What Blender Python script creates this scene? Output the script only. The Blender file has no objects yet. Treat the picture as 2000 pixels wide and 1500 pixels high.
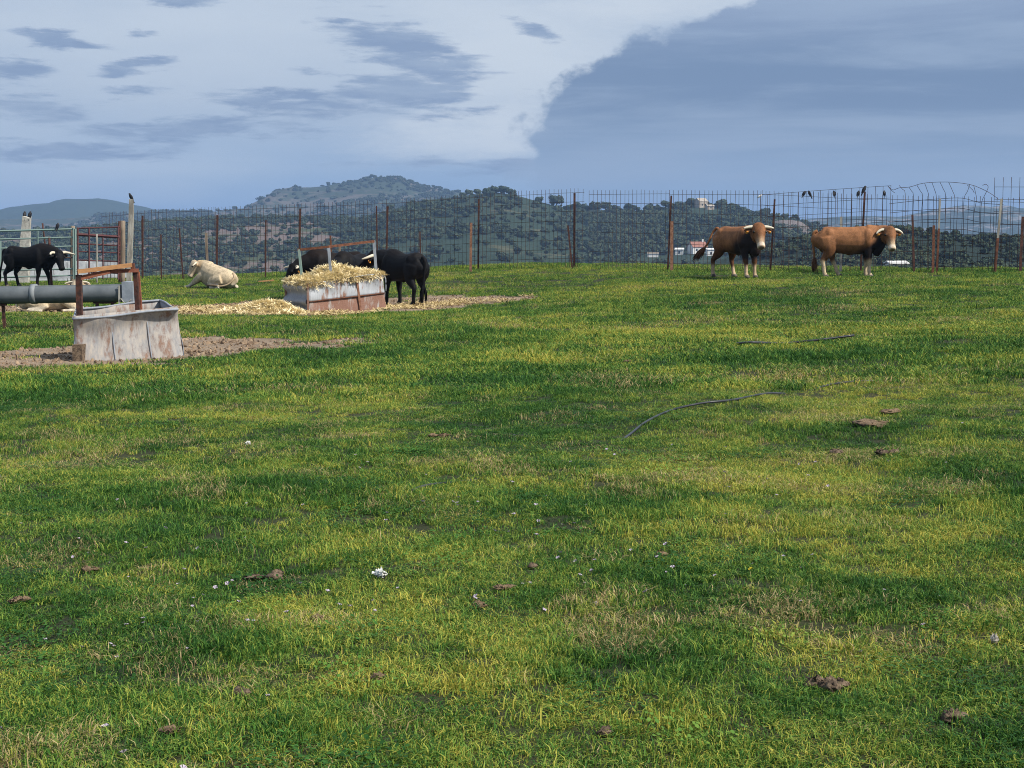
import bpy, math, random
import numpy as np
from mathutils import Vector, Matrix

random.seed(7)
RNG = np.random.default_rng(11)
S = bpy.context.scene
COL = S.collection
R = math.radians

# ------------------------------------------------------------------ camera
F = 3000.0                      # focal length in photograph pixels (2000 wide)
EYE = 1.6
PITCH = math.atan(300.0 / F)
cam_d = bpy.data.cameras.new('camera')
cam_d.sensor_width = 36.0
cam_d.lens = F / 2000.0 * 36.0
cam_d.clip_start = 0.1
cam_d.clip_end = 60000.0
cam = bpy.data.objects.new('camera', cam_d)
COL.objects.link(cam)
cam.location = (0, 0, EYE)
cam.rotation_euler = (math.pi / 2 - PITCH, 0, 0)
S.camera = cam

# ------------------------------------------------------------------ sky
SUN_EL, SUN_AZ = R(44), math.atan2(0.80, -0.42)      # azimuth from +Y towards +X
sun_vec = Vector((math.sin(SUN_AZ) * math.cos(SUN_EL), math.cos(SUN_AZ) * math.cos(SUN_EL), math.sin(SUN_EL)))
W = bpy.data.worlds.new('World')
S.world = W
W.use_nodes = True
wt = W.node_tree
wt.nodes.clear()


class NT:
    """tiny helper for building node trees"""
    def __init__(self, tree):
        self.t = tree

    def n(self, typ, **kw):
        nd = self.t.nodes.new(typ)
        for k, v in kw.items():
            setattr(nd, k, v)
        return nd

    def put(self, sock, v):
        if hasattr(v, 'is_linked') or isinstance(v, bpy.types.NodeSocket):
            self.t.links.new(v, sock)
        else:
            sock.default_value = v

    def math(self, op, a, b=0.0, c=None, clamp=False):
        m = self.n('ShaderNodeMath', operation=op)
        m.use_clamp = clamp
        self.put(m.inputs[0], a)
        self.put(m.inputs[1], b)
        if c is not None:
            self.put(m.inputs[2], c)
        return m.outputs[0]

    def smooth(self, v, a, b, lo=0.0, hi=1.0):
        m = self.n('ShaderNodeMapRange', interpolation_type='SMOOTHSTEP')
        self.put(m.inputs[0], v)
        m.inputs[1].default_value = a
        m.inputs[2].default_value = b
        m.inputs[3].default_value = lo
        m.inputs[4].default_value = hi
        return m.outputs[0]

    def noise(self, vec, scale, detail=4.0, rough=0.55, dist=0.0):
        m = self.n('ShaderNodeTexNoise')
        if vec is not None:
            self.put(m.inputs['Vector'], vec)
        m.inputs['Scale'].default_value = scale
        m.inputs['Detail'].default_value = detail
        m.inputs['Roughness'].default_value = rough
        m.inputs['Distortion'].default_value = dist
        return m.outputs['Fac']

    def mix(self, f, a, b):
        m = self.n('ShaderNodeMix', data_type='RGBA')
        self.put(m.inputs[0], f)
        self.put(m.inputs[6], a if not isinstance(a, tuple) else (*a[:3], 1))
        self.put(m.inputs[7], b if not isinstance(b, tuple) else (*b[:3], 1))
        return m.outputs[2]

    def comb(self, x, y, z):
        m = self.n('ShaderNodeCombineXYZ')
        self.put(m.inputs[0], x)
        self.put(m.inputs[1], y)
        self.put(m.inputs[2], z)
        return m.outputs[0]

    def sep(self, v):
        m = self.n('ShaderNodeSeparateXYZ')
        self.put(m.inputs[0], v)
        return m.outputs

    def vmath(self, op, a, b=None, scale=None):
        m = self.n('ShaderNodeVectorMath', operation=op)
        self.put(m.inputs[0], a)
        if b is not None:
            self.put(m.inputs[1], b)
        if scale is not None:
            self.put(m.inputs[3], scale)
        return m


def lin(r, g, b):
    f = lambda c: (c / 255 / 12.92) if c / 255 <= 0.04045 else ((c / 255 + 0.055) / 1.055) ** 2.4
    return (f(r), f(g), f(b))


SKY_STRENGTH = 0.1


def build_sky():
    k = NT(wt)
    tc = k.n('ShaderNodeTexCoord').outputs['Generated']
    x, y, z = k.sep(tc)
    az = k.math('ARCTAN2', x, y)
    U = k.math('MULTIPLY', az, 3.0)                      # 1 unit = a third of a radian
    V = k.math('MULTIPLY', z, 3.0)
    # ragged edges: warp the sky coordinates with stretched noise
    nv = k.comb(k.math('MULTIPLY', x, 6.0), k.math('MULTIPLY', y, 6.0), k.math('MULTIPLY', z, 26.0))
    n1 = k.noise(nv, 1.7, 10.0, 0.72)
    nv2 = k.vmath('ADD', nv, (7.3, 2.1, 4.4)).outputs[0]
    n2 = k.noise(nv2, 1.7, 10.0, 0.72)
    fine = k.noise(nv, 3.2, 6.0, 0.6)
    wu = k.math('ADD', U, k.math('MULTIPLY', k.math('SUBTRACT', n1, 0.5), 0.55))
    wv = k.math('ADD', V, k.math('MULTIPLY', k.math('SUBTRACT', n2, 0.5), 0.19))
    P = k.comb(wu, wv, 0.0)
    nb = k.comb(k.math('MULTIPLY', x, 20.0), k.math('MULTIPLY', y, 20.0), k.math('MULTIPLY', z, 34.0))
    n3 = k.noise(nb, 2.0, 8.0, 0.60)
    n4 = k.noise(k.vmath('ADD', nb, (3.1, 8.2, 1.7)).outputs[0], 2.2, 8.0, 0.60)
    bu = k.math('ADD', U, k.math('MULTIPLY', k.math('SUBTRACT', n3, 0.5), 0.26))
    bv = k.math('ADD', V, k.math('MULTIPLY', k.math('SUBTRACT', n4, 0.5), 0.13))
    PB = k.comb(bu, bv, 0.0)

    def blob(px, py, rx, ry, rot, lo, hi, amp, vec):
        m = k.n('ShaderNodeMapping', vector_type='TEXTURE')
        k.put(m.inputs[0], vec)
        m.inputs[1].default_value = ((px - 1000) / 1000.0, (450 - py) / 1000.0, 0)
        m.inputs[2].default_value = (0, 0, rot)
        m.inputs[3].default_value = (rx / 1000.0, ry / 1000.0, 1)
        ln = k.vmath('LENGTH', m.outputs[0]).outputs[1]
        return k.smooth(ln, hi, lo, 0.0, amp)

    def total(lst, vec):
        s = None
        for b in lst:
            o = blob(*b, vec)
            s = o if s is None else k.math('MAXIMUM', s, o)
        return s
    # base veil: blue-grey low down, paler higher
    hz = k.smooth(V, 0.03, 0.26)
    base = k.mix(hz, lin(140, 170, 206), lin(172, 188, 210))
    broad = k.noise(nv, 0.55, 4.0, 0.5)
    base = k.mix(k.smooth(broad, 0.42, 0.66, 0, 0.55), base, lin(194, 206, 221))
    # bright opening in the clouds
    bright = total([(1010, 120, 330, 150, -0.3, 0.0, 1.4, 0.58), (930, 262, 230, 60, 0.1, 0.0, 1.5, 0.75),
                    (420, 110, 520, 130, 0.0, 0.2, 1.2, 0.28), (1250, 10, 300, 80, 0.2, 0.0, 1.3, 0.6)], P)
    base = k.mix(bright, base, lin(214, 222, 231))
    # streaky grey-blue clouds: soft lenses broken up by drawn-out noise
    sv = k.comb(k.math('MULTIPLY', x, 8.0), k.math('MULTIPLY', y, 8.0), k.math('MULTIPLY', z, 46.0))
    sn = k.noise(sv, 3.4, 9.0, 0.58, 0.25)
    wu2 = k.math('ADD', U, k.math('MULTIPLY', k.math('SUBTRACT', n1, 0.5), 0.12))
    wv2 = k.math('ADD', V, k.math('MULTIPLY', k.math('SUBTRACT', n2, 0.5), 0.07))
    PS = k.comb(wu2, wv2, 0.0)
    st = total([(800, 108, 215, 58, -0.26, 0.0, 1.45, 1.0), (790, 190, 200, 62, -0.05, 0.0, 1.4, 1.0),
                (590, 210, 230, 40, -0.02, 0.0, 1.4, 0.9), (880, 165, 120, 70, -0.4, 0.0, 1.3, 0.95),
                (140, 98, 125, 26, -0.08, 0.0, 1.4, 0.95), (290, 90, 75, 16, 0.05, 0.0, 1.4, 0.75),
                (75, 158, 95, 34, -0.05, 0.0, 1.4, 1.0), (290, 142, 115, 24, 0.14, 0.0, 1.4, 0.85),
                (70, 225, 210, 36, 0.0, 0.0, 1.4, 0.85), (270, 187, 100, 18, 0.0, 0.0, 1.4, 0.75),
                (360, 20, 125, 22, -0.05, 0.0, 1.4, 0.85), (1050, 80, 80, 22, -0.35, 0.0, 1.4, 0.95),
                (950, 218, 70, 22, -0.1, 0.0, 1.4, 0.7), (690, 60, 95, 15, -0.15, 0.0, 1.4, 0.85),
                (620, 150, 100, 18, -0.1, 0.0, 1.4, 0.8), (400, 262, 420, 40, 0.02, 0.0, 1.3, 0.78),
                (100, 300, 500, 46, 0.0, 0.0, 1.3, 0.82), (1000, 325, 420, 34, 0.0, 0.0, 1.3, 0.72)], PS)
    # clouds carry on all round, where the photograph does not look
    gen = k.smooth(k.noise(nv, 0.42, 7.0, 0.6), 0.44, 0.64, 0.0, 0.9)
    away = k.smooth(k.math('ABSOLUTE', U), 1.0, 1.35)
    up = k.smooth(V, 0.45, 0.6)
    st = k.math('MAXIMUM', st, k.math('MULTIPLY', gen, k.math('MAXIMUM', away, up)))
    st = k.math('ADD', st, k.math('MULTIPLY', k.math('SUBTRACT', sn, 0.5), 2.1))
    st = k.smooth(st, 0.34, 0.90)
    c = k.mix(k.math('MULTIPLY', st, 0.92), base, k.mix(k.smooth(fine, 0.35, 0.7), lin(126, 147, 181), lin(150, 168, 195)))
    # the broad dark bank on the right, with a billowing edge
    m = k.n('ShaderNodeMapping', vector_type='TEXTURE')
    k.put(m.inputs[0], k.comb(U, V, 0.0))
    m.inputs[1].default_value = (1.03, 0.15, 0)
    m.inputs[3].default_value = (1.02, 0.345, 1)
    ln = k.vmath('LENGTH', m.outputs[0]).outputs[1]
    bv_ = k.comb(k.math('MULTIPLY', x, 26.0), k.math('MULTIPLY', y, 26.0), k.math('MULTIPLY', z, 40.0))
    bn = k.noise(bv_, 1.7, 9.0, 0.56)
    bf = k.math('ADD', k.math('MULTIPLY', k.math('SUBTRACT', 1.0, ln), 3.2), k.math('MULTIPLY', k.math('SUBTRACT', bn, 0.5), 0.75))
    bank = k.smooth(bf, -0.06, 0.14)
    tex = k.noise(k.comb(k.math('MULTIPLY', x, 4.0), k.math('MULTIPLY', y, 4.0), k.math('MULTIPLY', z, 36.0)), 1.0, 8.0, 0.58, 0.3)
    lowv = k.smooth(V, 0.06, 0.26)
    bankc = k.mix(lowv, lin(143, 167, 198), lin(110, 134, 169))
    bankc = k.mix(k.smooth(V, 0.30, 0.46, 0, 0.75), bankc, lin(152, 169, 198))
    bankc = k.mix(k.smooth(tex, 0.42, 0.66, 0, 0.70), bankc, lin(152, 171, 198))
    c = k.mix(k.math('MULTIPLY', bank, 0.97), c, bankc)
    sky = k.n('ShaderNodeTexSky', sky_type='NISHITA')
    sky.sun_disc = False
    sky.sun_elevation = SUN_EL
    sky.sun_rotation = SUN_AZ
    sky.air_density = 1.2
    sky.dust_density = 1.5
    cl = k.vmath('SCALE', c, scale=0.93 / SKY_STRENGTH).outputs[0]
    out = k.mix(0.93, sky.outputs[0], cl)
    bg = k.n('ShaderNodeBackground')
    k.put(bg.inputs[0], out)
    bg.inputs[1].default_value = SKY_STRENGTH
    o = k.n('ShaderNodeOutputWorld')
    wt.links.new(bg.outputs[0], o.inputs[0])


build_sky()

# ------------------------------------------------------------------ sun, exposure
sun_d = bpy.data.lights.new('sun', 'SUN')
sun_d.energy = 5.0
sun_d.angle = R(1.2)
sun_d.color = (1.0, 0.95, 0.86)
sun = bpy.data.objects.new('sun', sun_d)
COL.objects.link(sun)
sun.rotation_euler = (-sun_vec).to_track_quat('-Z', 'Y').to_euler()
sun.location = (40, -20, 60)
S.view_settings.view_transform = 'Standard'
S.view_settings.look = 'None'
S.view_settings.exposure = 0.20
S.view_settings.gamma = 1.0
S.view_settings.use_curve_mapping = False
S.render.engine = 'CYCLES'
S.cycles.max_bounces = 5
S.cycles.diffuse_bounces = 2
S.cycles.glossy_bounces = 2
S.cycles.transmission_bounces = 2
S.cycles.volume_bounces = 0
S.cycles.transparent_max_bounces = 6
S.cycles.use_denoising = True
S.cycles.denoiser = 'OPENIMAGEDENOISE'
S.cycles.denoising_input_passes = 'RGB_ALBEDO_NORMAL'
S.cycles.denoising_prefilter = 'NONE'
S.cycles.pixel_filter_type = 'BLACKMAN_HARRIS'
S.cycles.filter_width = 1.0
S.cycles.sample_clamp_indirect = 4.0
S.cycles.caustics_reflective = False
S.cycles.caustics_refractive = False

# ------------------------------------------------------------------ geometry of the view and the ground
CP, SP = math.cos(PITCH), math.sin(PITCH)


def ray(px, py):
    a, b = (px - 1000) / F, (750 - py) / F
    d = np.array([a, CP + b * SP, -SP + b * CP])
    return d / d[1]


def at(px, py, Y):
    """world point seen at a photograph pixel, at a chosen distance"""
    d = ray(px, py) * Y
    return Vector((d[0], d[1], EYE + d[2]))


CTRL = [(250, 700, 21.4), (60, 558, 50), (415, 562, 46), (150, 608, 34), (680, 612, 34.5), (790, 597, 37.5),
        (1440, 543, 39.5), (1660, 541, 41), (1310, 532, 45.5), (1000, 524, 51), (1800, 531, 42.5), (1990, 531, 41),
        (730, 534, 53), (300, 549, 56), (60, 552, 59), (1000, 517, 57), (1310, 519, 52), (1800, 527, 48),
        (560, 536, 58), (300, 541, 62), (450, 640, 28), (900, 560, 42), (1150, 640, 25)]
CX = [at(*c) for c in CTRL]
CX += [Vector(v) for v in [(0, 0, 0), (0, 5, 0), (-3, 8, -.03), (3, 8, .05), (-5, 14, -.12), (4, 14, .1), (6, 22, .2),
                           (-9, 18, -.22), (9, 28, .3), (-14, 30, -.3), (14, 36, .45)]]
CA = np.array([list(v) for v in CX])


def tps_fit(A, lam=6.0):
    n = len(A)
    d = np.hypot(A[:, None, 0] - A[None, :, 0], A[:, None, 1] - A[None, :, 1])
    K = np.where(d > 0, d * d * np.log(d + 1e-9), 0) + lam * np.eye(n)
    Pm = np.c_[np.ones(n), A[:, :2]]
    M = np.block([[K, Pm], [Pm.T, np.zeros((3, 3))]])
    return np.linalg.solve(M, np.r_[A[:, 2], 0, 0, 0])


TW = tps_fit(CA)


def tps(x, y):
    x, y = np.atleast_1d(np.asarray(x, float)), np.atleast_1d(np.asarray(y, float))
    out = np.empty(x.shape)
    xf, yf, of = x.ravel(), y.ravel(), out.reshape(-1)
    for i in range(0, len(xf), 20000):
        d = np.hypot(xf[i:i + 20000, None] - CA[None, :, 0], yf[i:i + 20000, None] - CA[None, :, 1])
        Kx = np.where(d > 0, d * d * np.log(d + 1e-9), 0)
        of[i:i + 20000] = Kx @ TW[:-3] + TW[-3] + TW[-2] * xf[i:i + 20000] + TW[-1] * yf[i:i + 20000]
    return out


FENCE = np.array([(-60, 68), (-20, 58.5), (-13, 56), (-8, 54.2), (0, 51), (6, 46.5), (11, 43), (20, 38), (60, 22)], float)


def fence_y(x):
    return np.interp(x, FENCE[:, 0], FENCE[:, 1])


def ground(x, y):
    x, y = np.atleast_1d(np.asarray(x, float)), np.atleast_1d(np.asarray(y, float))
    xc = np.clip(x, -22, 20)
    yc = fence_y(x) + 6.0
    z = tps(xc, np.clip(np.minimum(y, yc), -1, 70))
    z = z + 0.028 * np.sin(x * 1.3 + 0.7 * np.sin(y * .5)) * np.sin(y * 0.9 + 1.1) + 0.020 * np.sin(x * 3.1 + y * 1.7) * np.sin(y * 2.3 - x)
    d = np.maximum(y - yc, 0)
    drop = np.where(d < 14, 0.012 * d * d, 0.012 * 196 + (d - 14) * 0.336)
    return z - drop


def gz(x, y):
    return float(ground(x, y)[0])


def G(px, py, ymax=75.0):
    """where the line of sight through a pixel meets the field"""
    d = ray(px, py)
    ys = np.arange(2.0, ymax, 0.08)
    h = EYE + d[2] * ys - ground(d[0] * ys, ys)
    k = np.argmax(h < 0) if (h < 0).any() else len(ys) - 1
    if k > 0:
        t = h[k - 1] / (h[k - 1] - h[k] + 1e-9)
        Y = ys[k - 1] + t * (ys[k] - ys[k - 1])
    else:
        Y = ys[k]
    return Vector((d[0] * Y, Y, gz(d[0] * Y, Y)))


def vnoise(x, y, scale, seed):
    """value noise 0..1"""
    r = np.random.default_rng(seed).random((256, 256))
    x, y = np.asarray(x) * scale + 512, np.asarray(y) * scale + 512
    i, j = np.floor(x).astype(int), np.floor(y).astype(int)
    fx, fy = x - i, y - j
    fx, fy = fx * fx * (3 - 2 * fx), fy * fy * (3 - 2 * fy)
    g = lambda a, b: r[a % 256, b % 256]
    return (g(i, j) * (1 - fx) + g(i + 1, j) * fx) * (1 - fy) + (g(i, j + 1) * (1 - fx) + g(i + 1, j + 1) * fx) * fy


def fbm(x, y, scale, seed, oct=4):
    s, a, t = 0, 1.0, 0
    for o in range(oct):
        s = s + a * vnoise(x, y, scale * 2 ** o, seed + o * 17)
        t += a
        a *= 0.5
    return s / t


# ------------------------------------------------------------------ object helpers
def tag(o, label=None, cat=None, group=None, kind=None):
    if label:
        o['label'] = label
    if cat:
        o['category'] = cat
    if group:
        o['group'] = group
    if kind:
        o['kind'] = kind
    return o


def empty(name, loc=(0, 0, 0), rz=0.0):
    o = bpy.data.objects.new(name, None)
    o.empty_display_size = 0.2
    COL.objects.link(o)
    o.location = loc
    o.rotation_euler = (0, 0, rz)
    return o


def link_mesh(name, me, mat, parent=None, smooth=False):
    o = bpy.data.objects.new(name, me)
    COL.objects.link(o)
    if mat is not None and not me.materials:
        me.materials.append(mat)
    if parent is not None:
        o.parent = parent
    if smooth:
        me.polygons.foreach_set('use_smooth', [True] * len(me.polygons))
    return o


def frames(path, up=(0, 0, 1)):
    P = np.asarray(path, float)
    T = np.gradient(P, axis=0)
    T /= np.linalg.norm(T, axis=1)[:, None] + 1e-12
    up = np.asarray(up, float)
    Sd = np.cross(T, up)
    ln = np.linalg.norm(Sd, axis=1)
    for i in range(len(P)):
        if ln[i] < 1e-3:
            Sd[i] = np.cross(T[i], (1, 0, 0.001)) if i == 0 else Sd[i - 1]
    Sd /= np.linalg.norm(Sd, axis=1)[:, None] + 1e-12
    Up = np.cross(Sd, T)
    return P, T, Sd, Up


def catmull(A, sub):
    A = np.asarray(A, float)
    if sub <= 1 or len(A) < 3:
        return A
    E = np.vstack([2 * A[0] - A[1], A, 2 * A[-1] - A[-2]])
    out = []
    for i in range(1, len(E) - 2):
        for s in range(sub):
            t = s / sub
            p0, p1, p2, p3 = E[i - 1], E[i], E[i + 1], E[i + 2]
            out.append(0.5 * (2 * p1 + (p2 - p0) * t + (2 * p0 - 5 * p1 + 4 * p2 - p3) * t * t + (3 * p1 - p0 - 3 * p2 + p3) * t ** 3))
    out.append(E[-2])
    return np.array(out)


class MB:
    def __init__(self):
        self.v, self.f = [], []

    def add(self, vs, fs):
        b = len(self.v)
        self.v += [tuple(map(float, p)) for p in vs]
        self.f += [tuple(i + b for i in q) for q in fs]
        return self

    def box(self, c, s, rot=None):
        c, h = Vector(c), Vector(s) * 0.5
        vs = []
        for z in (-1, 1):
            for x, y in ((-1, -1), (1, -1), (1, 1), (-1, 1)):
                p = Vector((x * h.x, y * h.y, z * h.z))
                if rot is not None:
                    p = rot @ p
                vs.append(c + p)
        return self.add(vs, [(3, 2, 1, 0), (4, 5, 6, 7), (0, 1, 5, 4), (1, 2, 6, 5), (2, 3, 7, 6), (3, 0, 4, 7)])

    def beam(self, a, b, w, t, up=(0, 0, 1)):
        """a bar of rectangular section from a to b"""
        a, b = Vector(a), Vector(b)
        d = (b - a)
        L = d.length
        d.normalize()
        u = Vector(up)
        s = d.cross(u)
        if s.length < 1e-3:
            s = d.cross(Vector((1, 0, 0)))
        s.normalize()
        u = s.cross(d)
        M = Matrix((d, s, u)).transposed()
        return self.box((a + b) / 2, (L, w, t), M)

    def tube(self, path, rad, segs=8, up=(0, 0, 1), sub=1, cap=True):
        path = np.asarray([list(p) for p in path], float)
        rad = np.asarray(rad, float)
        if rad.ndim == 0:
            rad = np.full(len(path), float(rad))
        if rad.ndim == 1:
            rad = np.c_[rad, rad]
        if sub > 1:
            A = catmull(np.c_[path, rad], sub)
            path, rad = A[:, :3], np.maximum(A[:, 3:], 1e-4)
        P, T, Sd, Up = frames(path, up)
        n = len(P)
        ang = np.arange(segs) * 2 * math.pi / segs
        vs = []
        for i in range(n):
            for a in ang:
                vs.append(P[i] + Sd[i] * rad[i, 0] * math.cos(a) + Up[i] * rad[i, 1] * math.sin(a))
        fs = []
        for i in range(n - 1):
            for j in range(segs):
                k = (j + 1) % segs
                fs.append((i * segs + j, i * segs + k, (i + 1) * segs + k, (i + 1) * segs + j))
        if cap:
            fs.append(tuple(range(segs))[::-1])
            fs.append(tuple((n - 1) * segs + j for j in range(segs)))
        return self.add(vs, fs)

    def ell(self, c, r, seg=10, rings=7, rot=None):
        vs, fs = [], []
        c = Vector(c)
        pts = [Vector((0, 0, -r[2]))]
        for i in range(1, rings):
            th = -math.pi / 2 + math.pi * i / rings
            for j in range(seg):
                ph = 2 * math.pi * j / seg
                pts.append(Vector((r[0] * math.cos(th) * math.cos(ph), r[1] * math.cos(th) * math.sin(ph), r[2] * math.sin(th))))
        pts.append(Vector((0, 0, r[2])))
        vs = [c + (rot @ p if rot is not None else p) for p in pts]
        for j in range(seg):
            fs.append((0, 1 + (j + 1) % seg, 1 + j))
        for i in range(rings - 2):
            for j in range(seg):
                a = 1 + i * seg + j
                b = 1 + i * seg + (j + 1) % seg
                fs.append((a, b, b + seg, a + seg))
        t = len(pts) - 1
        o = 1 + (rings - 2) * seg
        for j in range(seg):
            fs.append((o + j, o + (j + 1) % seg, t))
        return self.add(vs, fs)

    def mesh(self, name):
        me = bpy.data.meshes.new(name)
        me.from_pydata(self.v, [], self.f)
        me.update()
        return me

    def build(self, name, mat, parent=None, smooth=False):
        return link_mesh(name, self.mesh(name), mat, parent, smooth)


# ------------------------------------------------------------------ materials
MATS = {}


def mat(name, fn):
    m = bpy.data.materials.new(name)
    m.use_nodes = True
    t = m.node_tree
    b = t.nodes['Principled BSDF']
    k = NT(t)
    b.inputs['Roughness'].default_value = 0.75
    if 'Specular IOR Level' in b.inputs:
        b.inputs['Specular IOR Level'].default_value = 0.3
    fn(k, b)
    MATS[name] = m
    return m


def plain(name, a, bcol, scale=8.0, rough=0.75, bump=0.0, lo=0.35, hi=0.65, metal=0.0, stretch=(1, 1, 1)):
    def fn(k, b):
        tc = k.n('ShaderNodeTexCoord').outputs['Object']
        mp = k.n('ShaderNodeMapping')
        k.put(mp.inputs[0], tc)
        mp.inputs[3].default_value = stretch
        n = k.noise(mp.outputs[0], scale, 6, 0.6)
        k.put(b.inputs['Base Color'], k.mix(k.smooth(n, lo, hi), a, bcol))
        b.inputs['Roughness'].default_value = rough
        b.inputs['Metallic'].default_value = metal
        if bump:
            bp = k.n('ShaderNodeBump')
            bp.inputs['Strength'].default_value = bump
            bp.inputs['Distance'].default_value = 0.02
            k.put(bp.inputs['Height'], k.noise(mp.outputs[0], scale * 3, 5, 0.65))
            k.put(b.inputs['Normal'], bp.outputs[0])
    return mat(name, fn)


plain('rust', (0.085, 0.035, 0.022), (0.19, 0.075, 0.04), 14, 0.85, 0.4)
plain('rust_dark', (0.035, 0.020, 0.017), (0.10, 0.04, 0.028), 12, 0.85, 0.4)
plain('rust_wire', (0.04, 0.030, 0.030), (0.10, 0.058, 0.046), 5, 0.8)
plain('rust_light', (0.30, 0.16, 0.10), (0.17, 0.075, 0.045), 10, 0.85, 0.3)
plain('pale_post', (0.40, 0.38, 0.33), (0.22, 0.20, 0.17), 7, 0.9, 0.5, stretch=(1, 1, 0.3))
plain('stone_post', (0.52, 0.50, 0.44), (0.34, 0.32, 0.28), 9, 0.95, 0.6)
plain('old_wood', (0.16, 0.12, 0.09), (0.28, 0.22, 0.16), 9, 0.9, 0.5, stretch=(1, 1, 0.15))
plain('new_wood', (0.50, 0.27, 0.12), (0.36, 0.17, 0.07), 8, 0.8, 0.3, stretch=(0.2, 1, 1))
plain('rust_plank', (0.30, 0.11, 0.06), (0.17, 0.055, 0.035), 7, 0.85, 0.4)
plain('green_pipe', (0.17, 0.27, 0.25), (0.24, 0.30, 0.26), 6, 0.6, 0.1)
plain('maroon_pipe', (0.15, 0.055, 0.055), (0.09, 0.04, 0.04), 8, 0.75, 0.2)
plain('grey_plastic', (0.10, 0.115, 0.125), (0.15, 0.165, 0.175), 3, 0.55, 0.05)
plain('grey_plastic_joint', (0.24, 0.26, 0.27), (0.17, 0.18, 0.19), 6, 0.6)
plain('zinc', (0.36, 0.39, 0.43), (0.24, 0.265, 0.30), 4, 0.55, 0.1, metal=0.15)
plain('whitewash', (0.66, 0.67, 0.68), (0.45, 0.46, 0.48), 2.5, 0.9, 0.3)
plain('horn_dark', (0.03, 0.028, 0.026), (0.06, 0.055, 0.05), 10, 0.5)
plain('tag_orange', (0.75, 0.28, 0.04), (0.80, 0.36, 0.07), 5, 0.5)
plain('eye', (0.008, 0.006, 0.005), (0.012, 0.01, 0.008), 5, 0.2)
plain('hoof', (0.07, 0.06, 0.05), (0.15, 0.13, 0.10), 12, 0.7)
plain('bird_black', (0.008, 0.008, 0.010), (0.02, 0.02, 0.024), 20, 0.5)
plain('white_thing', (0.75, 0.75, 0.73), (0.55, 0.54, 0.52), 12, 0.7)
plain('hose_black', (0.018, 0.020, 0.024), (0.045, 0.048, 0.055), 5, 0.35)
plain('dung', (0.085, 0.060, 0.042), (0.23, 0.165, 0.11), 26, 0.95, 0.9)
plain('dung_dry', (0.26, 0.18, 0.11), (0.15, 0.10, 0.06), 26, 0.95, 0.9)
plain('white_stone', (0.80, 0.80, 0.78), (0.55, 0.54, 0.50), 9, 0.85, 0.5)
plain('grey_stone', (0.42, 0.38, 0.33), (0.27, 0.24, 0.20), 9, 0.9, 0.6)
plain('bark', (0.06, 0.045, 0.035), (0.11, 0.085, 0.065), 8, 0.95, 0.6)
plain('house_white', (0.72, 0.71, 0.68), (0.60, 0.59, 0.57), 0.5, 0.9)
plain('house_stone', (0.44, 0.38, 0.31), (0.33, 0.28, 0.23), 0.6, 0.95)
plain('roof_tile', (0.34, 0.15, 0.10), (0.24, 0.11, 0.08), 1.2, 0.9)
plain('window_dark', (0.02, 0.025, 0.03), (0.03, 0.035, 0.04), 1, 0.25)


def f_galv(k, b, rust_amt, base1, base2, rustc, rustd):
    tc = k.n('ShaderNodeTexCoord').outputs['Object']
    mp = k.n('ShaderNodeMapping')
    k.put(mp.inputs[0], tc)
    mp.inputs[3].default_value = (1, 1, 0.22)
    big = k.noise(mp.outputs[0], 3.0, 8, 0.62)
    streak = k.noise(mp.outputs[0], 16, 7, 0.68)
    fine = k.noise(tc, 45, 4, 0.7)
    r = k.math('ADD', k.math('MULTIPLY', big, 0.55), k.math('MULTIPLY', streak, 0.45))
    r = k.smooth(r, 0.60 - rust_amt * 0.25, 0.68 - rust_amt * 0.2)
    g = k.mix(k.smooth(streak, 0.3, 0.7), base1, base2)
    c = k.mix(r, g, k.mix(k.smooth(fine, 0.3, 0.7), rustc, rustd))
    spots = k.smooth(fine, 0.70, 0.76)
    c = k.mix(spots, c, (0.06, 0.035, 0.03))
    k.put(b.inputs['Base Color'], c)
    b.inputs['Roughness'].default_value = 0.7
    b.inputs['Metallic'].default_value = 0.1
    bp = k.n('ShaderNodeBump')
    bp.inputs['Strength'].default_value = 0.25
    bp.inputs['Distance'].default_value = 0.02
    k.put(bp.inputs['Height'], k.noise(tc, 6, 4, 0.6))
    k.put(b.inputs['Normal'], bp.outputs[0])


mat('galv_pink', lambda k, b: f_galv(k, b, 0.50, (0.42, 0.37, 0.32), (0.25, 0.26, 0.275), (0.29, 0.19, 0.14), (0.20, 0.12, 0.085)))
mat('galv_rusty', lambda k, b: f_galv(k, b, 0.95, (0.42, 0.40, 0.38), (0.34, 0.31, 0.29), (0.21, 0.105, 0.075), (0.29, 0.165, 0.12)))
mat('galv_clean', lambda k, b: f_galv(k, b, 0.46, (0.44, 0.46, 0.49), (0.34, 0.36, 0.39), (0.28, 0.16, 0.11), (0.20, 0.10, 0.07)))
mat('galv_grey', lambda k, b: f_galv(k, b, 0.0, (0.34, 0.36, 0.40), (0.25, 0.27, 0.30), (0.22, 0.13, 0.09), (0.16, 0.08, 0.06)))


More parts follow.
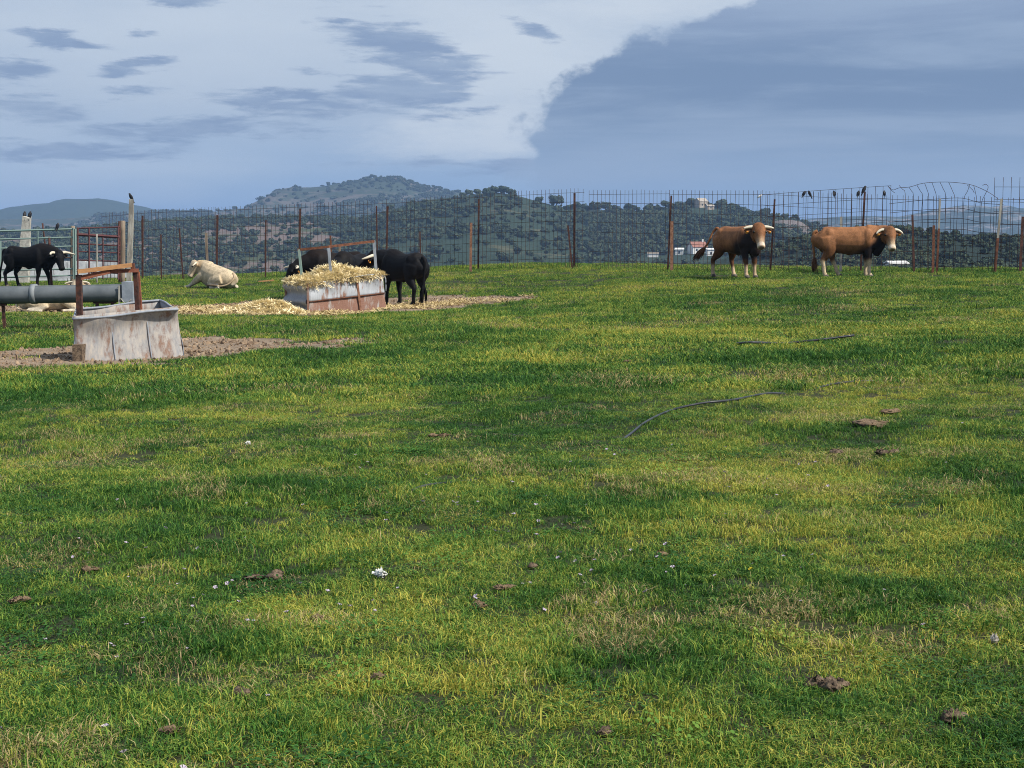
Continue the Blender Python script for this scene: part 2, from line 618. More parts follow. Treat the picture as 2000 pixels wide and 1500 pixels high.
def f_coat(k, b):
    a = k.n('ShaderNodeVertexColor', layer_name='coat').outputs[0]
    tc = k.n('ShaderNodeTexCoord').outputs['Object']
    mp = k.n('ShaderNodeMapping')
    k.put(mp.inputs[0], tc)
    mp.inputs[3].default_value = (1, 1, 0.5)
    n = k.noise(mp.outputs[0], 9, 6, 0.65)
    n2 = k.noise(mp.outputs[0], 60, 3, 0.6)
    f = k.math('ADD', k.math('MULTIPLY', n, 0.7), k.math('MULTIPLY', n2, 0.5))
    s = k.smooth(f, 0.35, 0.85, 0.58, 1.38)
    k.put(b.inputs['Base Color'], k.vmath('SCALE', a, scale=s).outputs[0])
    b.inputs['Roughness'].default_value = 0.65
    b.inputs['Specular IOR Level'].default_value = 0.12
    bp = k.n('ShaderNodeBump')
    bp.inputs['Strength'].default_value = 0.35
    bp.inputs['Distance'].default_value = 0.015
    k.put(bp.inputs['Height'], n2)
    k.put(b.inputs['Normal'], bp.outputs[0])


mat('coat', f_coat)


def f_horn(k, b):
    a = k.n('ShaderNodeVertexColor', layer_name='coat').outputs[0]
    k.put(b.inputs['Base Color'], a)
    b.inputs['Roughness'].default_value = 0.45


mat('horn', f_horn)


# colour of the turf, shared by the blades and the soil below them
def f_blade(k, b):
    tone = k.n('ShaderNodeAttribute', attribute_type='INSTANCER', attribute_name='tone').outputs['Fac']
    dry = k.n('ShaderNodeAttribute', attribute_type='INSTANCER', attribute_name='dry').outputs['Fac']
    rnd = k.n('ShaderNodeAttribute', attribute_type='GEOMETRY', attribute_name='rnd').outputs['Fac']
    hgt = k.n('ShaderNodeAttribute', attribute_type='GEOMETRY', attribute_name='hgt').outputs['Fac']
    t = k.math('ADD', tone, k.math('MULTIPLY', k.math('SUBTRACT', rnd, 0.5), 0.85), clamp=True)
    r = k.n('ShaderNodeValToRGB')
    k.put(r.inputs[0], t)
    e = r.color_ramp.elements
    e[0].position, e[0].color = 0.0, (0.020, 0.075, 0.012, 1)
    e[1].position, e[1].color = 1.0, (0.50, 0.44, 0.075, 1)
    for p, c in ((0.30, (0.066, 0.180, 0.026)), (0.55, (0.175, 0.285, 0.042)), (0.80, (0.34, 0.37, 0.060))):
        q = e.new(p)
        q.color = (*c, 1)
    # dead straw-coloured blades
    rr = k.math('FRACT', k.math('MULTIPLY', rnd, 7.77))
    dm = k.smooth(k.math('ADD', dry, k.math('MULTIPLY', k.math('SUBTRACT', rr, 0.5), 0.9)), 0.60, 0.72)
    c = k.mix(dm, r.outputs[0], k.mix(rnd, (0.38, 0.27, 0.12), (0.50, 0.40, 0.20)))
    k.put(b.inputs['Base Color'], c)
    b.inputs['Roughness'].default_value = 0.6
    b.inputs['Specular IOR Level'].default_value = 0.2
    tr = k.n('ShaderNodeBsdfTranslucent')
    k.put(tr.inputs[0], c)
    ms = k.n('ShaderNodeMixShader')
    ms.inputs[0].default_value = 0.22
    k.t.links.new(b.outputs[0], ms.inputs[1])
    k.t.links.new(tr.outputs[0], ms.inputs[2])
    k.t.links.new(ms.outputs[0], k.t.nodes['Material Output'].inputs[0])


mat('grass_blade', f_blade)


def f_field(k, b):
    pos = k.n('ShaderNodeNewGeometry').outputs['Position']
    dirt = k.n('ShaderNodeAttribute', attribute_name='dirt').outputs['Fac']
    tone = k.n('ShaderNodeAttribute', attribute_name='tone').outputs['Fac']
    n = k.noise(pos, 1.8, 7, 0.65)
    f = k.noise(pos, 22, 5, 0.7)
    d = k.smooth(k.math('ADD', dirt, k.math('MULTIPLY', k.math('SUBTRACT', f, 0.5), 0.5)), 0.40, 0.60)
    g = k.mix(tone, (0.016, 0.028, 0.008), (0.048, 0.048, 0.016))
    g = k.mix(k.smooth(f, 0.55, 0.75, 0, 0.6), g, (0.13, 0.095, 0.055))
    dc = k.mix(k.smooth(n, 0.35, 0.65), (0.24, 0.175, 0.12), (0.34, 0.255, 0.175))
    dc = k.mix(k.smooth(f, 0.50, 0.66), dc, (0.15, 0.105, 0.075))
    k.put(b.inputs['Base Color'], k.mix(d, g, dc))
    b.inputs['Roughness'].default_value = 0.95
    bp = k.n('ShaderNodeBump')
    bp.inputs['Strength'].default_value = 1.0
    bp.inputs['Distance'].default_value = 0.06
    k.put(bp.inputs['Height'], k.noise(pos, 9, 6, 0.7))
    k.put(b.inputs['Normal'], bp.outputs[0])


mat('field', f_field)


def f_straw(k, b):
    rnd = k.n('ShaderNodeAttribute', attribute_type='GEOMETRY', attribute_name='rnd').outputs['Fac']
    k.put(b.inputs['Base Color'], k.mix(rnd, (0.80, 0.62, 0.31), (0.95, 0.82, 0.53)))
    b.inputs['Roughness'].default_value = 0.6


mat('straw', f_straw)


def f_straw2(k, b):
    rnd = k.n('ShaderNodeAttribute', attribute_type='GEOMETRY', attribute_name='rnd').outputs['Fac']
    k.put(b.inputs['Base Color'], k.mix(rnd, (0.40, 0.29, 0.13), (0.70, 0.55, 0.28)))


mat('straw_old', f_straw2)
plain('straw_bed', (0.66, 0.52, 0.24), (0.82, 0.68, 0.36), 30, 0.9, 0.8)


def f_clod(k, b):
    rnd = k.n('ShaderNodeObjectInfo').outputs['Random']
    k.put(b.inputs['Base Color'], k.mix(rnd, (0.16, 0.108, 0.070), (0.34, 0.245, 0.160)))
    b.inputs['Roughness'].default_value = 0.95


mat('clod', f_clod)


def hill_mat(name, green1, green2, soil1, soil2, soil_amt, sc):
    def fn(k, b):
        pos = k.n('ShaderNodeNewGeometry').outputs['Position']
        mp = k.n('ShaderNodeMapping')
        k.put(mp.inputs[0], pos)
        mp.inputs[3].default_value = (1, 1, 2.0)
        n = k.noise(mp.outputs[0], sc, 8, 0.62)
        m = k.noise(mp.outputs[0], sc * 7, 7, 0.7)
        f = k.noise(mp.outputs[0], sc * 30, 5, 0.7)
        g = k.mix(k.smooth(f, 0.38, 0.62), green1, green2)
        s = k.mix(k.smooth(f, 0.35, 0.65), soil1, soil2)
        a = k.math('ADD', k.math('MULTIPLY', n, 0.55), k.math('MULTIPLY', m, 0.45))
        k.put(b.inputs['Base Color'], k.mix(k.smooth(a, 0.60 - soil_amt * 0.2, 0.66 - soil_amt * 0.2), g, s))
        b.inputs['Roughness'].default_value = 0.95
        b.inputs['Specular IOR Level'].default_value = 0.05
        bp = k.n('ShaderNodeBump')
        bp.inputs['Strength'].default_value = 0.9
        bp.inputs['Distance'].default_value = 4.0
        k.put(bp.inputs['Height'], m)
        k.put(b.inputs['Normal'], bp.outputs[0])
    return mat(name, fn)


hill_mat('hill_far', (0.030, 0.045, 0.030), (0.045, 0.06, 0.035), (0.30, 0.25, 0.22), (0.22, 0.19, 0.17), 0.12, 0.003)
hill_mat('hill_far_town', (0.030, 0.045, 0.030), (0.05, 0.065, 0.04), (0.30, 0.27, 0.25), (0.20, 0.18, 0.17), 0.42, 0.008)
hill_mat('hill_rock', (0.040, 0.056, 0.038), (0.055, 0.07, 0.045), (0.145, 0.125, 0.105), (0.105, 0.092, 0.078), 0.55, 0.008)
hill_mat('hill_pink', (0.055, 0.072, 0.035), (0.085, 0.10, 0.05), (0.20, 0.148, 0.128), (0.155, 0.125, 0.105), 0.72, 0.016)
hill_mat('hill_green', (0.028, 0.046, 0.030), (0.044, 0.064, 0.042), (0.11, 0.105, 0.06), (0.085, 0.09, 0.05), 0.25, 0.012)
hill_mat('hill_near', (0.028, 0.044, 0.034), (0.042, 0.058, 0.044), (0.07, 0.07, 0.045), (0.06, 0.06, 0.04), 0.15, 0.03)
hill_mat('bare_grey', (0.20, 0.17, 0.15), (0.24, 0.20, 0.18), (0.17, 0.145, 0.13), (0.14, 0.12, 0.11), 0.3, 0.03)


def f_oak(k, b):
    rnd = k.n('ShaderNodeAttribute', attribute_type='GEOMETRY', attribute_name='rnd').outputs['Fac']
    ins = k.n('ShaderNodeObjectInfo').outputs['Random']
    c = k.mix(rnd, (0.022, 0.038, 0.024), (0.058, 0.080, 0.050))
    c = k.mix(k.math('MULTIPLY', ins, 0.45), c, (0.085, 0.095, 0.045))
    k.put(b.inputs['Base Color'], c)
    b.inputs['Roughness'].default_value = 0.85
    b.inputs['Specular IOR Level'].default_value = 0.05


mat('oak_leaf', f_oak)


# ------------------------------------------------------------------ instancing of uncountable stuff
def fattr(me, name, vals, typ='FLOAT', dom='POINT'):
    a = me.attributes.new(name, typ, dom)
    if typ == 'FLOAT_VECTOR':
        a.data.foreach_set('vector', np.asarray(vals, np.float32).ravel())
    else:
        a.data.foreach_set('value', np.asarray(vals).ravel())


def scatter(name, pts, rot, scl, vi, variants, extra=None, parent=None):
    """one object: many copies of a few small meshes"""
    me = bpy.data.meshes.new(name)
    me.vertices.add(len(pts))
    me.vertices.foreach_set('co', np.asarray(pts, np.float32).ravel())
    fattr(me, 'rot', rot, 'FLOAT_VECTOR')
    fattr(me, 'scl', scl, 'FLOAT_VECTOR')
    fattr(me, 'vi', np.asarray(vi, np.int32), 'INT')
    for kx, v in (extra or {}).items():
        fattr(me, kx, np.asarray(v, np.float32))
    o = bpy.data.objects.new(name, me)
    COL.objects.link(o)
    if parent:
        o.parent = parent
    vc = bpy.data.collections.new(name + '_pieces')
    for i, (vm, m) in enumerate(variants):
        if not vm.materials:
            vm.materials.append(m)
        vc.objects.link(bpy.data.objects.new('%s_piece_%02d' % (name, i), vm))
    ng = bpy.data.node_groups.new(name, 'GeometryNodeTree')
    ng.interface.new_socket('Geometry', in_out='INPUT', socket_type='NodeSocketGeometry')
    ng.interface.new_socket('Geometry', in_out='OUTPUT', socket_type='NodeSocketGeometry')
    N = ng.nodes
    gi, go = N.new('NodeGroupInput'), N.new('NodeGroupOutput')
    ip = N.new('GeometryNodeInstanceOnPoints')
    ci = N.new('GeometryNodeCollectionInfo')
    ci.inputs[0].default_value = vc
    ci.inputs[1].default_value = True
    ci.inputs[2].default_value = True

    def na(nm, dt):
        q = N.new('GeometryNodeInputNamedAttribute')
        q.data_type = dt
        q.inputs[0].default_value = nm
        return q.outputs[0]
    e2r = N.new('FunctionNodeEulerToRotation')
    L = ng.links.new
    L(gi.outputs[0], ip.inputs['Points'])
    L(ci.outputs[0], ip.inputs['Instance'])
    ip.inputs['Pick Instance'].default_value = True
    L(na('vi', 'INT'), ip.inputs['Instance Index'])
    L(na('rot', 'FLOAT_VECTOR'), e2r.inputs[0])
    L(e2r.outputs[0], ip.inputs['Rotation'])
    L(na('scl', 'FLOAT_VECTOR'), ip.inputs['Scale'])
    L(ip.outputs[0], go.inputs[0])
    md = o.modifiers.new('scatter', 'NODES')
    md.node_group = ng
    return o


# ------------------------------------------------------------------ masks on the field
def band(points):
    out = []
    for px, py, w in points:
        g = G(px, py)
        out.append((g.x, g.y, w))
    return np.array(out)


BAND1 = band([(-260, 716, 1.5), (-60, 706, 1.7), (150, 697, 1.9), (300, 688, 2.2), (420, 677, 2.0), (500, 671, 1.0), (590, 664, .05)])
BAND2 = band([(-200, 608, 1.0), (60, 606, 1.3), (250, 604, 1.5), (430, 606, 2.6), (560, 606, 3.0), (700, 600, 2.8), (830, 592, 2.1), (930, 587, 1.5), (1010, 582, .4)])


def band_mask(B, x, y):
    best = np.full(np.shape(x), -9.0)
    for a, b in zip(B[:-1], B[1:]):
        d = b[:2] - a[:2]
        t = np.clip(((x - a[0]) * d[0] + (y - a[1]) * d[1]) / (d @ d), 0, 1)
        dist = np.hypot(x - a[0] - t * d[0], y - a[1] - t * d[1])
        best = np.maximum(best, a[2] + (b[2] - a[2]) * t - dist)
    return best            # >0 inside, metres


def dirt_mask(x, y):
    m = np.maximum(band_mask(BAND1, x, y), band_mask(BAND2, x, y))
    m = m + (fbm(x, y, 0.8, 5) - 0.5) * 1.8 + (fbm(x, y, 3.0, 6, 3) - 0.5) * 1.4
    return np.clip(0.5 + m * 0.9, 0, 1)


def spot(px, py, rx, ry):
    c, e, f = G(px, py), G(px + rx, py), G(px, max(py - ry, 535))
    return (c.x, c.y, abs(e.x - c.x), max(abs(f.y - c.y), 0.1))


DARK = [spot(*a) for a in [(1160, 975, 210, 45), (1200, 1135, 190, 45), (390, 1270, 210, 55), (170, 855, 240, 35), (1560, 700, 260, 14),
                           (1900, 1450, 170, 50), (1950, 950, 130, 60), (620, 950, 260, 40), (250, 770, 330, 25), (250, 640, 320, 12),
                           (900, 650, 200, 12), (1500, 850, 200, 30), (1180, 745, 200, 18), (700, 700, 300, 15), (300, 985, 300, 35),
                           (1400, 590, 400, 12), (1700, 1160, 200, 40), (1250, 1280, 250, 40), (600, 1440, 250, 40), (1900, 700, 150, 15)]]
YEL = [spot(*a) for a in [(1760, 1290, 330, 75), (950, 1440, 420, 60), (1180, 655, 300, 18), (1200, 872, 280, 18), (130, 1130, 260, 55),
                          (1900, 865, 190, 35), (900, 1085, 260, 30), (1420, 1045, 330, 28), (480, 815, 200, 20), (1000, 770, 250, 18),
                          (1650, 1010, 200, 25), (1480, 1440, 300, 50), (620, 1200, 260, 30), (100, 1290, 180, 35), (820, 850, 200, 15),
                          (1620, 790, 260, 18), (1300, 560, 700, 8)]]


def spots(L, x, y):
    m = np.zeros(np.shape(x))
    for cx, cy, rx, ry in L:
        m = np.maximum(m, np.exp(-(((x - cx) / rx) ** 2 + ((y - cy) / ry) ** 2) * 1.3))
    return m


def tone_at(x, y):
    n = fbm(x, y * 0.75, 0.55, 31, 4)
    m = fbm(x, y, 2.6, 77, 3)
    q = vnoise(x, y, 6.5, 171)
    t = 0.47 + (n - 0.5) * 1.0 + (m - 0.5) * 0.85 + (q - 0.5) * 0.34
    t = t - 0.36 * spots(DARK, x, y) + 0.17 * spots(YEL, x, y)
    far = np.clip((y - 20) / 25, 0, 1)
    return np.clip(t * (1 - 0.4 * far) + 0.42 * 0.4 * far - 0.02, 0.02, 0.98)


# ------------------------------------------------------------------ the field
def grid_mesh(name, X, Y, Z):
    ny, nx = X.shape
    me = bpy.data.meshes.new(name)
    v = np.stack([X, Y, Z], -1).reshape(-1, 3)
    i = np.arange(ny * nx).reshape(ny, nx)
    q = np.stack([i[:-1, :-1], i[:-1, 1:], i[1:, 1:], i[1:, :-1]], -1).reshape(-1, 4)
    me.vertices.add(len(v))
    me.vertices.foreach_set('co', v.astype(np.float32).ravel())
    me.loops.add(q.size)
    me.loops.foreach_set('vertex_index', q.ravel().astype(np.int32))
    me.polygons.add(len(q))
    me.polygons.foreach_set('loop_start', np.arange(0, q.size, 4, dtype=np.int32))
    me.polygons.foreach_set('loop_total', np.full(len(q), 4, dtype=np.int32))
    me.polygons.foreach_set('use_smooth', np.ones(len(q), bool))
    me.update(calc_edges=True)
    return me


def axis(*segs):
    out = []
    for a, b, s in segs:
        out += list(np.arange(a, b, s))
    return np.array(out + [segs[-1][1]])


def build_field():
    xs = axis((-60, -26, 2.0), (-26, 26, 0.3), (26, 60, 2.0))
    ys = axis((-6, 70, 0.3), (70, 220, 4.0))
    X, Y = np.meshgrid(xs, ys)
    Z = ground(X, Y)
    me = grid_mesh('field', X, Y, Z)
    dm = dirt_mask(X, Y)
    fattr(me, 'dirt', dm.ravel().astype(np.float32))
    fattr(me, 'tone', tone_at(X, Y).ravel().astype(np.float32))
    o = link_mesh('field', me, MATS['field'])
    tag(o, kind='structure')


build_field()


def patch_mesh(name, n, rad, h, w, seed, flat=0.0):
    r = np.random.default_rng(seed)
    a = r.random(n) * 2 * math.pi
    q = np.sqrt(r.random(n)) * rad
    bx, by = q * np.cos(a), q * np.sin(a)
    hh = h * (0.45 + 1.1 * r.random(n) ** 1.4)
    ww = w * (0.6 + 0.8 * r.random(n))
    az = r.random(n) * 2 * math.pi
    lean = hh * (0.25 + 0.9 * r.random(n) + flat)
    up = np.maximum(hh * (1 - 0.45 * flat) - 0.25 * lean, 0.12 * hh)
    fa = r.random(n) * 2 * math.pi
    v, f, rn, hg = [], [], [], []
    rr = r.random(n)
    for i in range(n):
        dx, dy = math.cos(az[i]), math.sin(az[i])
        sx, sy = math.cos(fa[i]) * ww[i] / 2, math.sin(fa[i]) * ww[i] / 2
        mx, my, mz = bx[i] + dx * lean[i] * .35, by[i] + dy * lean[i] * .35, up[i] * .62
        tx, ty, tz = bx[i] + dx * lean[i], by[i] + dy * lean[i], up[i] * (1.0 if lean[i] < hh[i] else .8)
        b = len(v)
        v += [(bx[i] - sx, by[i] - sy, -0.015), (bx[i] + sx, by[i] + sy, -0.015), (mx + sx * .8, my + sy * .8, mz), (mx - sx * .8, my - sy * .8, mz), (tx, ty, tz)]
        f += [(b, b + 1, b + 2, b + 3), (b + 3, b + 2, b + 4)]
        rn += [rr[i]] * 5
        hg += [0, 0, .6, .6, 1]
    me = bpy.data.meshes.new(name)
    me.from_pydata(v, [], f)
    fattr(me, 'rnd', np.array(rn, np.float32))
    fattr(me, 'hgt', np.array(hg, np.float32))
    return me


def leaf_mesh(name, n, rad, seed):
    """low round leaves: clover and plantain"""
    r = np.random.default_rng(seed)
    v, f, rn = [], [], []
    for i in range(n):
        a, q = r.random() * 6.283, math.sqrt(r.random()) * rad
        cx, cy, cz = q * math.cos(a), q * math.sin(a), 0.010 + 0.022 * r.random()
        s = 0.004 + 0.005 * r.random()
        t = r.random() * 6.283
        tl = (r.random() - .5) * .9
        b = len(v)
        for k in range(6):
            an = t + k * math.pi / 3
            v.append((cx + s * math.cos(an), cy + s * math.sin(an) * .8, cz + s * tl * math.cos(an)))
        f.append(tuple(b + k for k in range(6)))
        rn += [r.random() * .25] * 6
    me = bpy.data.meshes.new(name)
    me.from_pydata(v, [], f)
    fattr(me, 'rnd', np.array(rn, np.float32))
    fattr(me, 'hgt', np.array(rn, np.float32))
    return me


def sample(y0, y1, dens, margin=1.0):
    """uniform points in the seen wedge of the field"""
    hw = 0.345 * y1 + margin
    n = int(dens * (y1 - y0) * 2 * hw)
    x = (RNG.random(n) * 2 - 1) * hw
    y = y0 + RNG.random(n) * (y1 - y0)
    k = np.abs(x) < 0.345 * y + margin
    k &= y < fence_y(x) + 12
    return x[k], y[k]


def build_grass():
    var = [patch_mesh('blades', 260, 0.19, 0.026, 0.0031, s, .35) for s in range(5)]            # 0-4 close turf
    var += [patch_mesh('tall_blades', 130, 0.14, 0.038, 0.0035, 20 + s, .15) for s in range(3)]   # 5-7 taller
    var += [leaf_mesh('clover', 120, 0.17, 40 + s) for s in range(2)]                        # 8-9
    var += [patch_mesh('dead_blades', 60, 0.08, 0.042, 0.0034, 50 + s, 1.0) for s in range(2)]   # 10-11 dead, flat
    var += [patch_mesh('far_blades', 80, 0.22, 0.045, 0.0085, 60 + s, .35) for s in range(4)]    # 12-15
    var += [patch_mesh('far_tuft', 60, 0.13, 0.062, 0.0085, 70 + s, .2) for s in range(2)]      # 16-17
    var += [patch_mesh('tuft', 44, 0.042, 0.032, 0.0034, 80 + s, .40) for s in range(5)]      # 18-22 small tufts
    xs, ys, vi, sc, dry, hz = [], [], [], [], [], []

    def put(x, y, v, s, h, d):
        xs.append(x), ys.append(y), vi.append(v), sc.append(s), hz.append(h), dry.append(d)
    for y0, y1, dens in ((2.6, 7, 42), (7, 11, 33), (11, 16, 25)):
        x, y = sample(y0, y1, dens)
        n = len(x)
        hn = fbm(x, y, 0.9, 91, 3)
        dk = spots(DARK, x, y)
        v = RNG.integers(0, 5, n)
        tall = RNG.random(n) < np.clip((hn - 0.56) * 2.0 + dk * 0.35, 0, 0.6)
        v = np.where(tall, RNG.integers(5, 8, n), v)
        clov = (RNG.random(n) < np.clip((fbm(x, y, 1.1, 123, 2) - 0.5) * 1.2, 0.03, 0.25)) & ~tall
        v = np.where(clov, RNG.integers(8, 10, n), v)
        h = 0.62 + 0.75 * hn + 0.35 * dk + RNG.random(n) * 0.3
        d = np.clip((fbm(x, y, 2.6, 201, 3) - 0.5) * 1.4 + 0.15, 0, 1)
        d = np.where(clov, 0, d)
        put(x, y, v, 0.85 + 0.4 * RNG.random(n), h, d)
        # small tufts standing proud of the turf
        x, y = sample(y0, y1, {2.6: 300, 7: 230, 11: 130}[y0])
        kk = vnoise(x, y, 5.0, 611) > 0.16
        x, y = x[kk], y[kk]
        n = len(x)
        hn, dk = fbm(x, y, 0.9, 91, 3), spots(DARK, x, y)
        d = np.clip((fbm(x, y, 2.6, 201, 3) - 0.5) * 1.5 + 0.15, 0, 1)
        put(x, y, RNG.integers(18, 23, n), 0.7 + 0.7 * RNG.random(n), 0.35 + 0.55 * hn + 0.95 * dk + 0.7 * vnoise(x, y, 7.0, 612) ** 2 + 0.35 * RNG.random(n) ** 2, d)
        # dead clumps
        x, y = sample(y0, y1, 14)
        kk = fbm(x, y, 2.4, 301, 3) > 0.585
        x, y = x[kk], y[kk]
        put(x, y, RNG.integers(10, 12, len(x)), 0.4 + 0.7 * RNG.random(len(x)), 0.5 + 0.4 * RNG.random(len(x)), np.full(len(x), 0.9))
    for y0, y1, dens in ((15, 24, 40), (24, 40, 24), (40, 72, 14)):
        x, y = sample(y0, y1, dens, 2.0)
        n = len(x)
        hn = fbm(x, y, 0.6, 91, 3)
        dk = spots(DARK, x, y)
        v = RNG.integers(12, 16, n)
        tall = RNG.random(n) < np.clip((hn - 0.50) * 1.5 + dk * 0.25 + 0.10, 0, 0.5)
        v = np.where(tall, RNG.integers(16, 18, n), v)
        h = 0.40 + 0.75 * hn + 0.3 * dk + 0.75 * vnoise(x, y, 4.0, 613) ** 2 + RNG.random(n) * 0.25
        # uncut strip along the fence
        h = h + 0.9 * np.exp(-((y - fence_y(x)) / 1.3) ** 2)
        d = np.clip((fbm(x, y, 1.0, 201, 3) - 0.5) * 1.3 + 0.12, 0, 1)
        put(x, y, v, 0.85 + 0.4 * RNG.random(n), h, d)
    x, y, v, s, h, d = map(np.concatenate, (xs, ys, vi, sc, hz, dry))
    dm = dirt_mask(x, y)
    keep = RNG.random(len(x)) > np.clip((dm - 0.25) * 2.6, 0, 0.995)
    x, y, v, s, h, d = x[keep], y[keep], v[keep], s[keep], h[keep], d[keep]
    z = ground(x, y)
    rot = np.c_[(RNG.random(len(x)) - .5) * .12, (RNG.random(len(x)) - .5) * .12, RNG.random(len(x)) * 6.283]
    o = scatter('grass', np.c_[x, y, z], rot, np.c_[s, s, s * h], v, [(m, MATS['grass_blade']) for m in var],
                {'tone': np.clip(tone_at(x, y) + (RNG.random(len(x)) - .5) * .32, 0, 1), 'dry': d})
    tag(o, 'short patchy green and yellowing pasture grass covering the field', 'grass', kind='stuff')
    print('grass patches', len(x))


build_grass()

# ------------------------------------------------------------------ hills
def hill_fn(D, D0, foot, prof, rough, seed, back=None, p=1.15):
    prof = np.array(prof, float)
    back = back or (D - D0) * 0.6

    def h(x, y):
        x, y = np.asarray(x, float), np.asarray(y, float)
        px = 1000 + x / D * F
        ry = np.interp(px, prof[:, 0], prof[:, 1])
        rz = EYE + (450 - ry) / F * D
        t = np.clip((y - D0) / (D - D0), 0, 1)
        bk = np.clip((y - D) / back, 0, 1)
        z = foot + (rz - foot) * t ** p
        n = (fbm(x, y, 3.2 / (D - D0), seed, 5) - 0.5) * 2
        n2 = (fbm(x, y, 22.0 / (D - D0), seed + 3, 3) - 0.5) * 2
        z = z + n * rough * np.clip(t * 4, 0, 1) * np.clip((1 - t) * 1.6, 0, 1) + n2 * rough * 0.16
        return z - (rz - foot) * bk ** 2 * 0.9
    h.D, h.D0, h.back = D, D0, back
    return h


H_FAR = hill_fn(3500, 2250, -60, [(-1500, 440), (-500, 428), (-150, 420), (0, 411), (60, 401), (105, 397), (130, 388), (165, 391), (200, 389), (225, 394), (260, 402), (300, 411), (330, 413), (400, 416), (520, 425), (800, 440)], 26, 1)
H_TOWN = hill_fn(3300, 2000, -60, [(1200, 440), (1480, 432), (1560, 430), (1600, 427), (1640, 422), (1700, 421), (1750, 425), (1790, 418), (1840, 408), (1880, 403), (1910, 403), (1940, 405), (1965, 402), (2000, 411), (2100, 418), (2400, 430), (3200, 440)], 24, 2)
H_ROCK = hill_fn(2600, 1350, -55, [(-400, 436), (100, 428), (310, 416), (420, 413), (492, 408), (508, 398), (530, 381), (548, 373), (575, 366), (610, 367), (640, 365), (690, 358), (715, 351), (745, 348), (775, 350), (795, 357), (825, 367), (850, 369), (885, 376), (930, 384), (1000, 402), (1080, 420), (1200, 434), (1500, 442)], 22, 3)
H_PINK = hill_fn(1150, 330, -42, [(-900, 462), (-300, 458), (0, 455), (150, 446), (280, 438), (400, 431), (560, 427), (680, 430), (800, 440), (900, 458), (1000, 480), (1300, 500)], 9, 4)
H_GREEN = hill_fn(1100, 360, -44, [(300, 500), (640, 450), (740, 418), (840, 392), (900, 386), (935, 381), (975, 377), (1000, 380), (1030, 388), (1080, 401), (1130, 409), (1180, 411), (1240, 412), (1290, 408), (1330, 402), (1375, 402), (1410, 406), (1440, 414), (1470, 423), (1520, 428), (1560, 431), (1580, 441), (1600, 455), (1640, 475), (1760, 500), (2000, 520)], 8, 5)
H_BARE = hill_fn(1010, 640, -30, [(1455, 520), (1490, 468), (1505, 440), (1520, 431), (1545, 430), (1562, 434), (1578, 447), (1592, 464), (1625, 510)], 2.5, 8)
H_NEAR = hill_fn(420, 130, -26, [(1150, 540), (1400, 515), (1500, 492), (1590, 468), (1650, 460), (1720, 455), (1790, 454), (1840, 457), (1900, 465), (1950, 471), (2000, 475), (2200, 486), (2600, 500), (3200, 520)], 1.6, 6)


def build_hill(name, h, px0, px1, matn, nx, ny):
    xs = np.linspace((px0 - 1000) / F * h.D, (px1 - 1000) / F * h.D, nx)
    ys = np.r_[np.linspace(h.D0, h.D, ny), np.linspace(h.D, h.D + h.back, ny // 3)[1:]]
    X, Y = np.meshgrid(xs, ys)
    o = link_mesh(name, grid_mesh(name, X, Y, h(X, Y)), MATS[matn])
    tag(o, kind='structure')
    return o


build_hill('hills_far', H_FAR, -1500, 800, 'hill_far', 260, 60)
build_hill('hills_town', H_TOWN, 1200, 3200, 'hill_far_town', 260, 60)
build_hill('hill_rocky', H_ROCK, -400, 1500, 'hill_rock', 300, 90)
build_hill('hillside_scrub', H_PINK, -900, 1300, 'hill_pink', 220, 90)
build_hill('hill_wooded', H_GREEN, 300, 2000, 'hill_green', 260, 90)
build_hill('hill_bare', H_BARE, 1455, 1625, 'bare_grey', 60, 40)
build_hill('slope_scrub', H_NEAR, 1150, 3200, 'hill_near', 260, 60)


def build_valley():
    xs = np.linspace(-4300, 4300, 60)
    ys = np.r_[np.linspace(150, 1500, 30), np.linspace(1700, 7900, 24)]
    X, Y = np.meshgrid(xs, ys)
    Z = -49 + 2.0 * (fbm(X, Y, 0.004, 9, 3) - 0.5) - np.clip((Y - 1500) / 3000, 0, 1) * 14
    Z = np.where((Y < 250), np.minimum(Z, -50), Z)
    tag(link_mesh('valley', grid_mesh('valley', X, Y, Z), MATS['hill_green']), kind='structure')


build_valley()


def on_hill(h, px, py, r0=None):
    """where a line of sight meets a hill"""
    d = ray(px, py)
    ys = np.linspace(r0 or h.D0, h.D * 1.02, 1500)
    z = EYE + d[2] * ys - h(d[0] * ys, ys)
    k = int(np.argmax(z < 0)) if (z < 0).any() else int(np.argmin(z))
    Y = ys[k]
    return Vector((d[0] * Y, Y, float(h(d[0] * Y, Y))))


def crown_mesh(name, n, rx, rz, seed, leaf):
    """a crown of loose leaf clumps; unit-less size rx, rz"""
    r = np.random.default_rng(seed)
    v, f, rn = [], [], []
    lob = [(r.normal(0, .42 * rx), r.normal(0, .42 * rx), r.random() * rz * .7, (.45 + .35 * r.random()) * rx) for _ in range(7)]
    for i in range(n):
        lx, ly, lz, lr = lob[r.integers(0, len(lob))]
        u = r.normal(size=3)
        u /= np.linalg.norm(u)
        q = lr * (0.72 + 0.34 * r.random())
        c = np.array([lx + u[0] * q, ly + u[1] * q, lz + u[2] * q * .7])
        a = r.normal(size=3)
        a -= a @ u * u * .6
        a /= np.linalg.norm(a)
        bb = np.cross(u, a)
        bb /= np.linalg.norm(bb)
        s = leaf * (.6 + .8 * r.random())
        b = len(v)
        v += [c + a * s, c + bb * s * .8, c - a * s, c - bb * s * .8]
        f.append((b, b + 1, b + 2, b + 3))
        rn += [r.random()] * 4
    me = bpy.data.meshes.new(name)
    me.from_pydata([tuple(map(float, p)) for p in v], [], f)
    fattr(me, 'rnd', np.array(rn, np.float32))
    return me


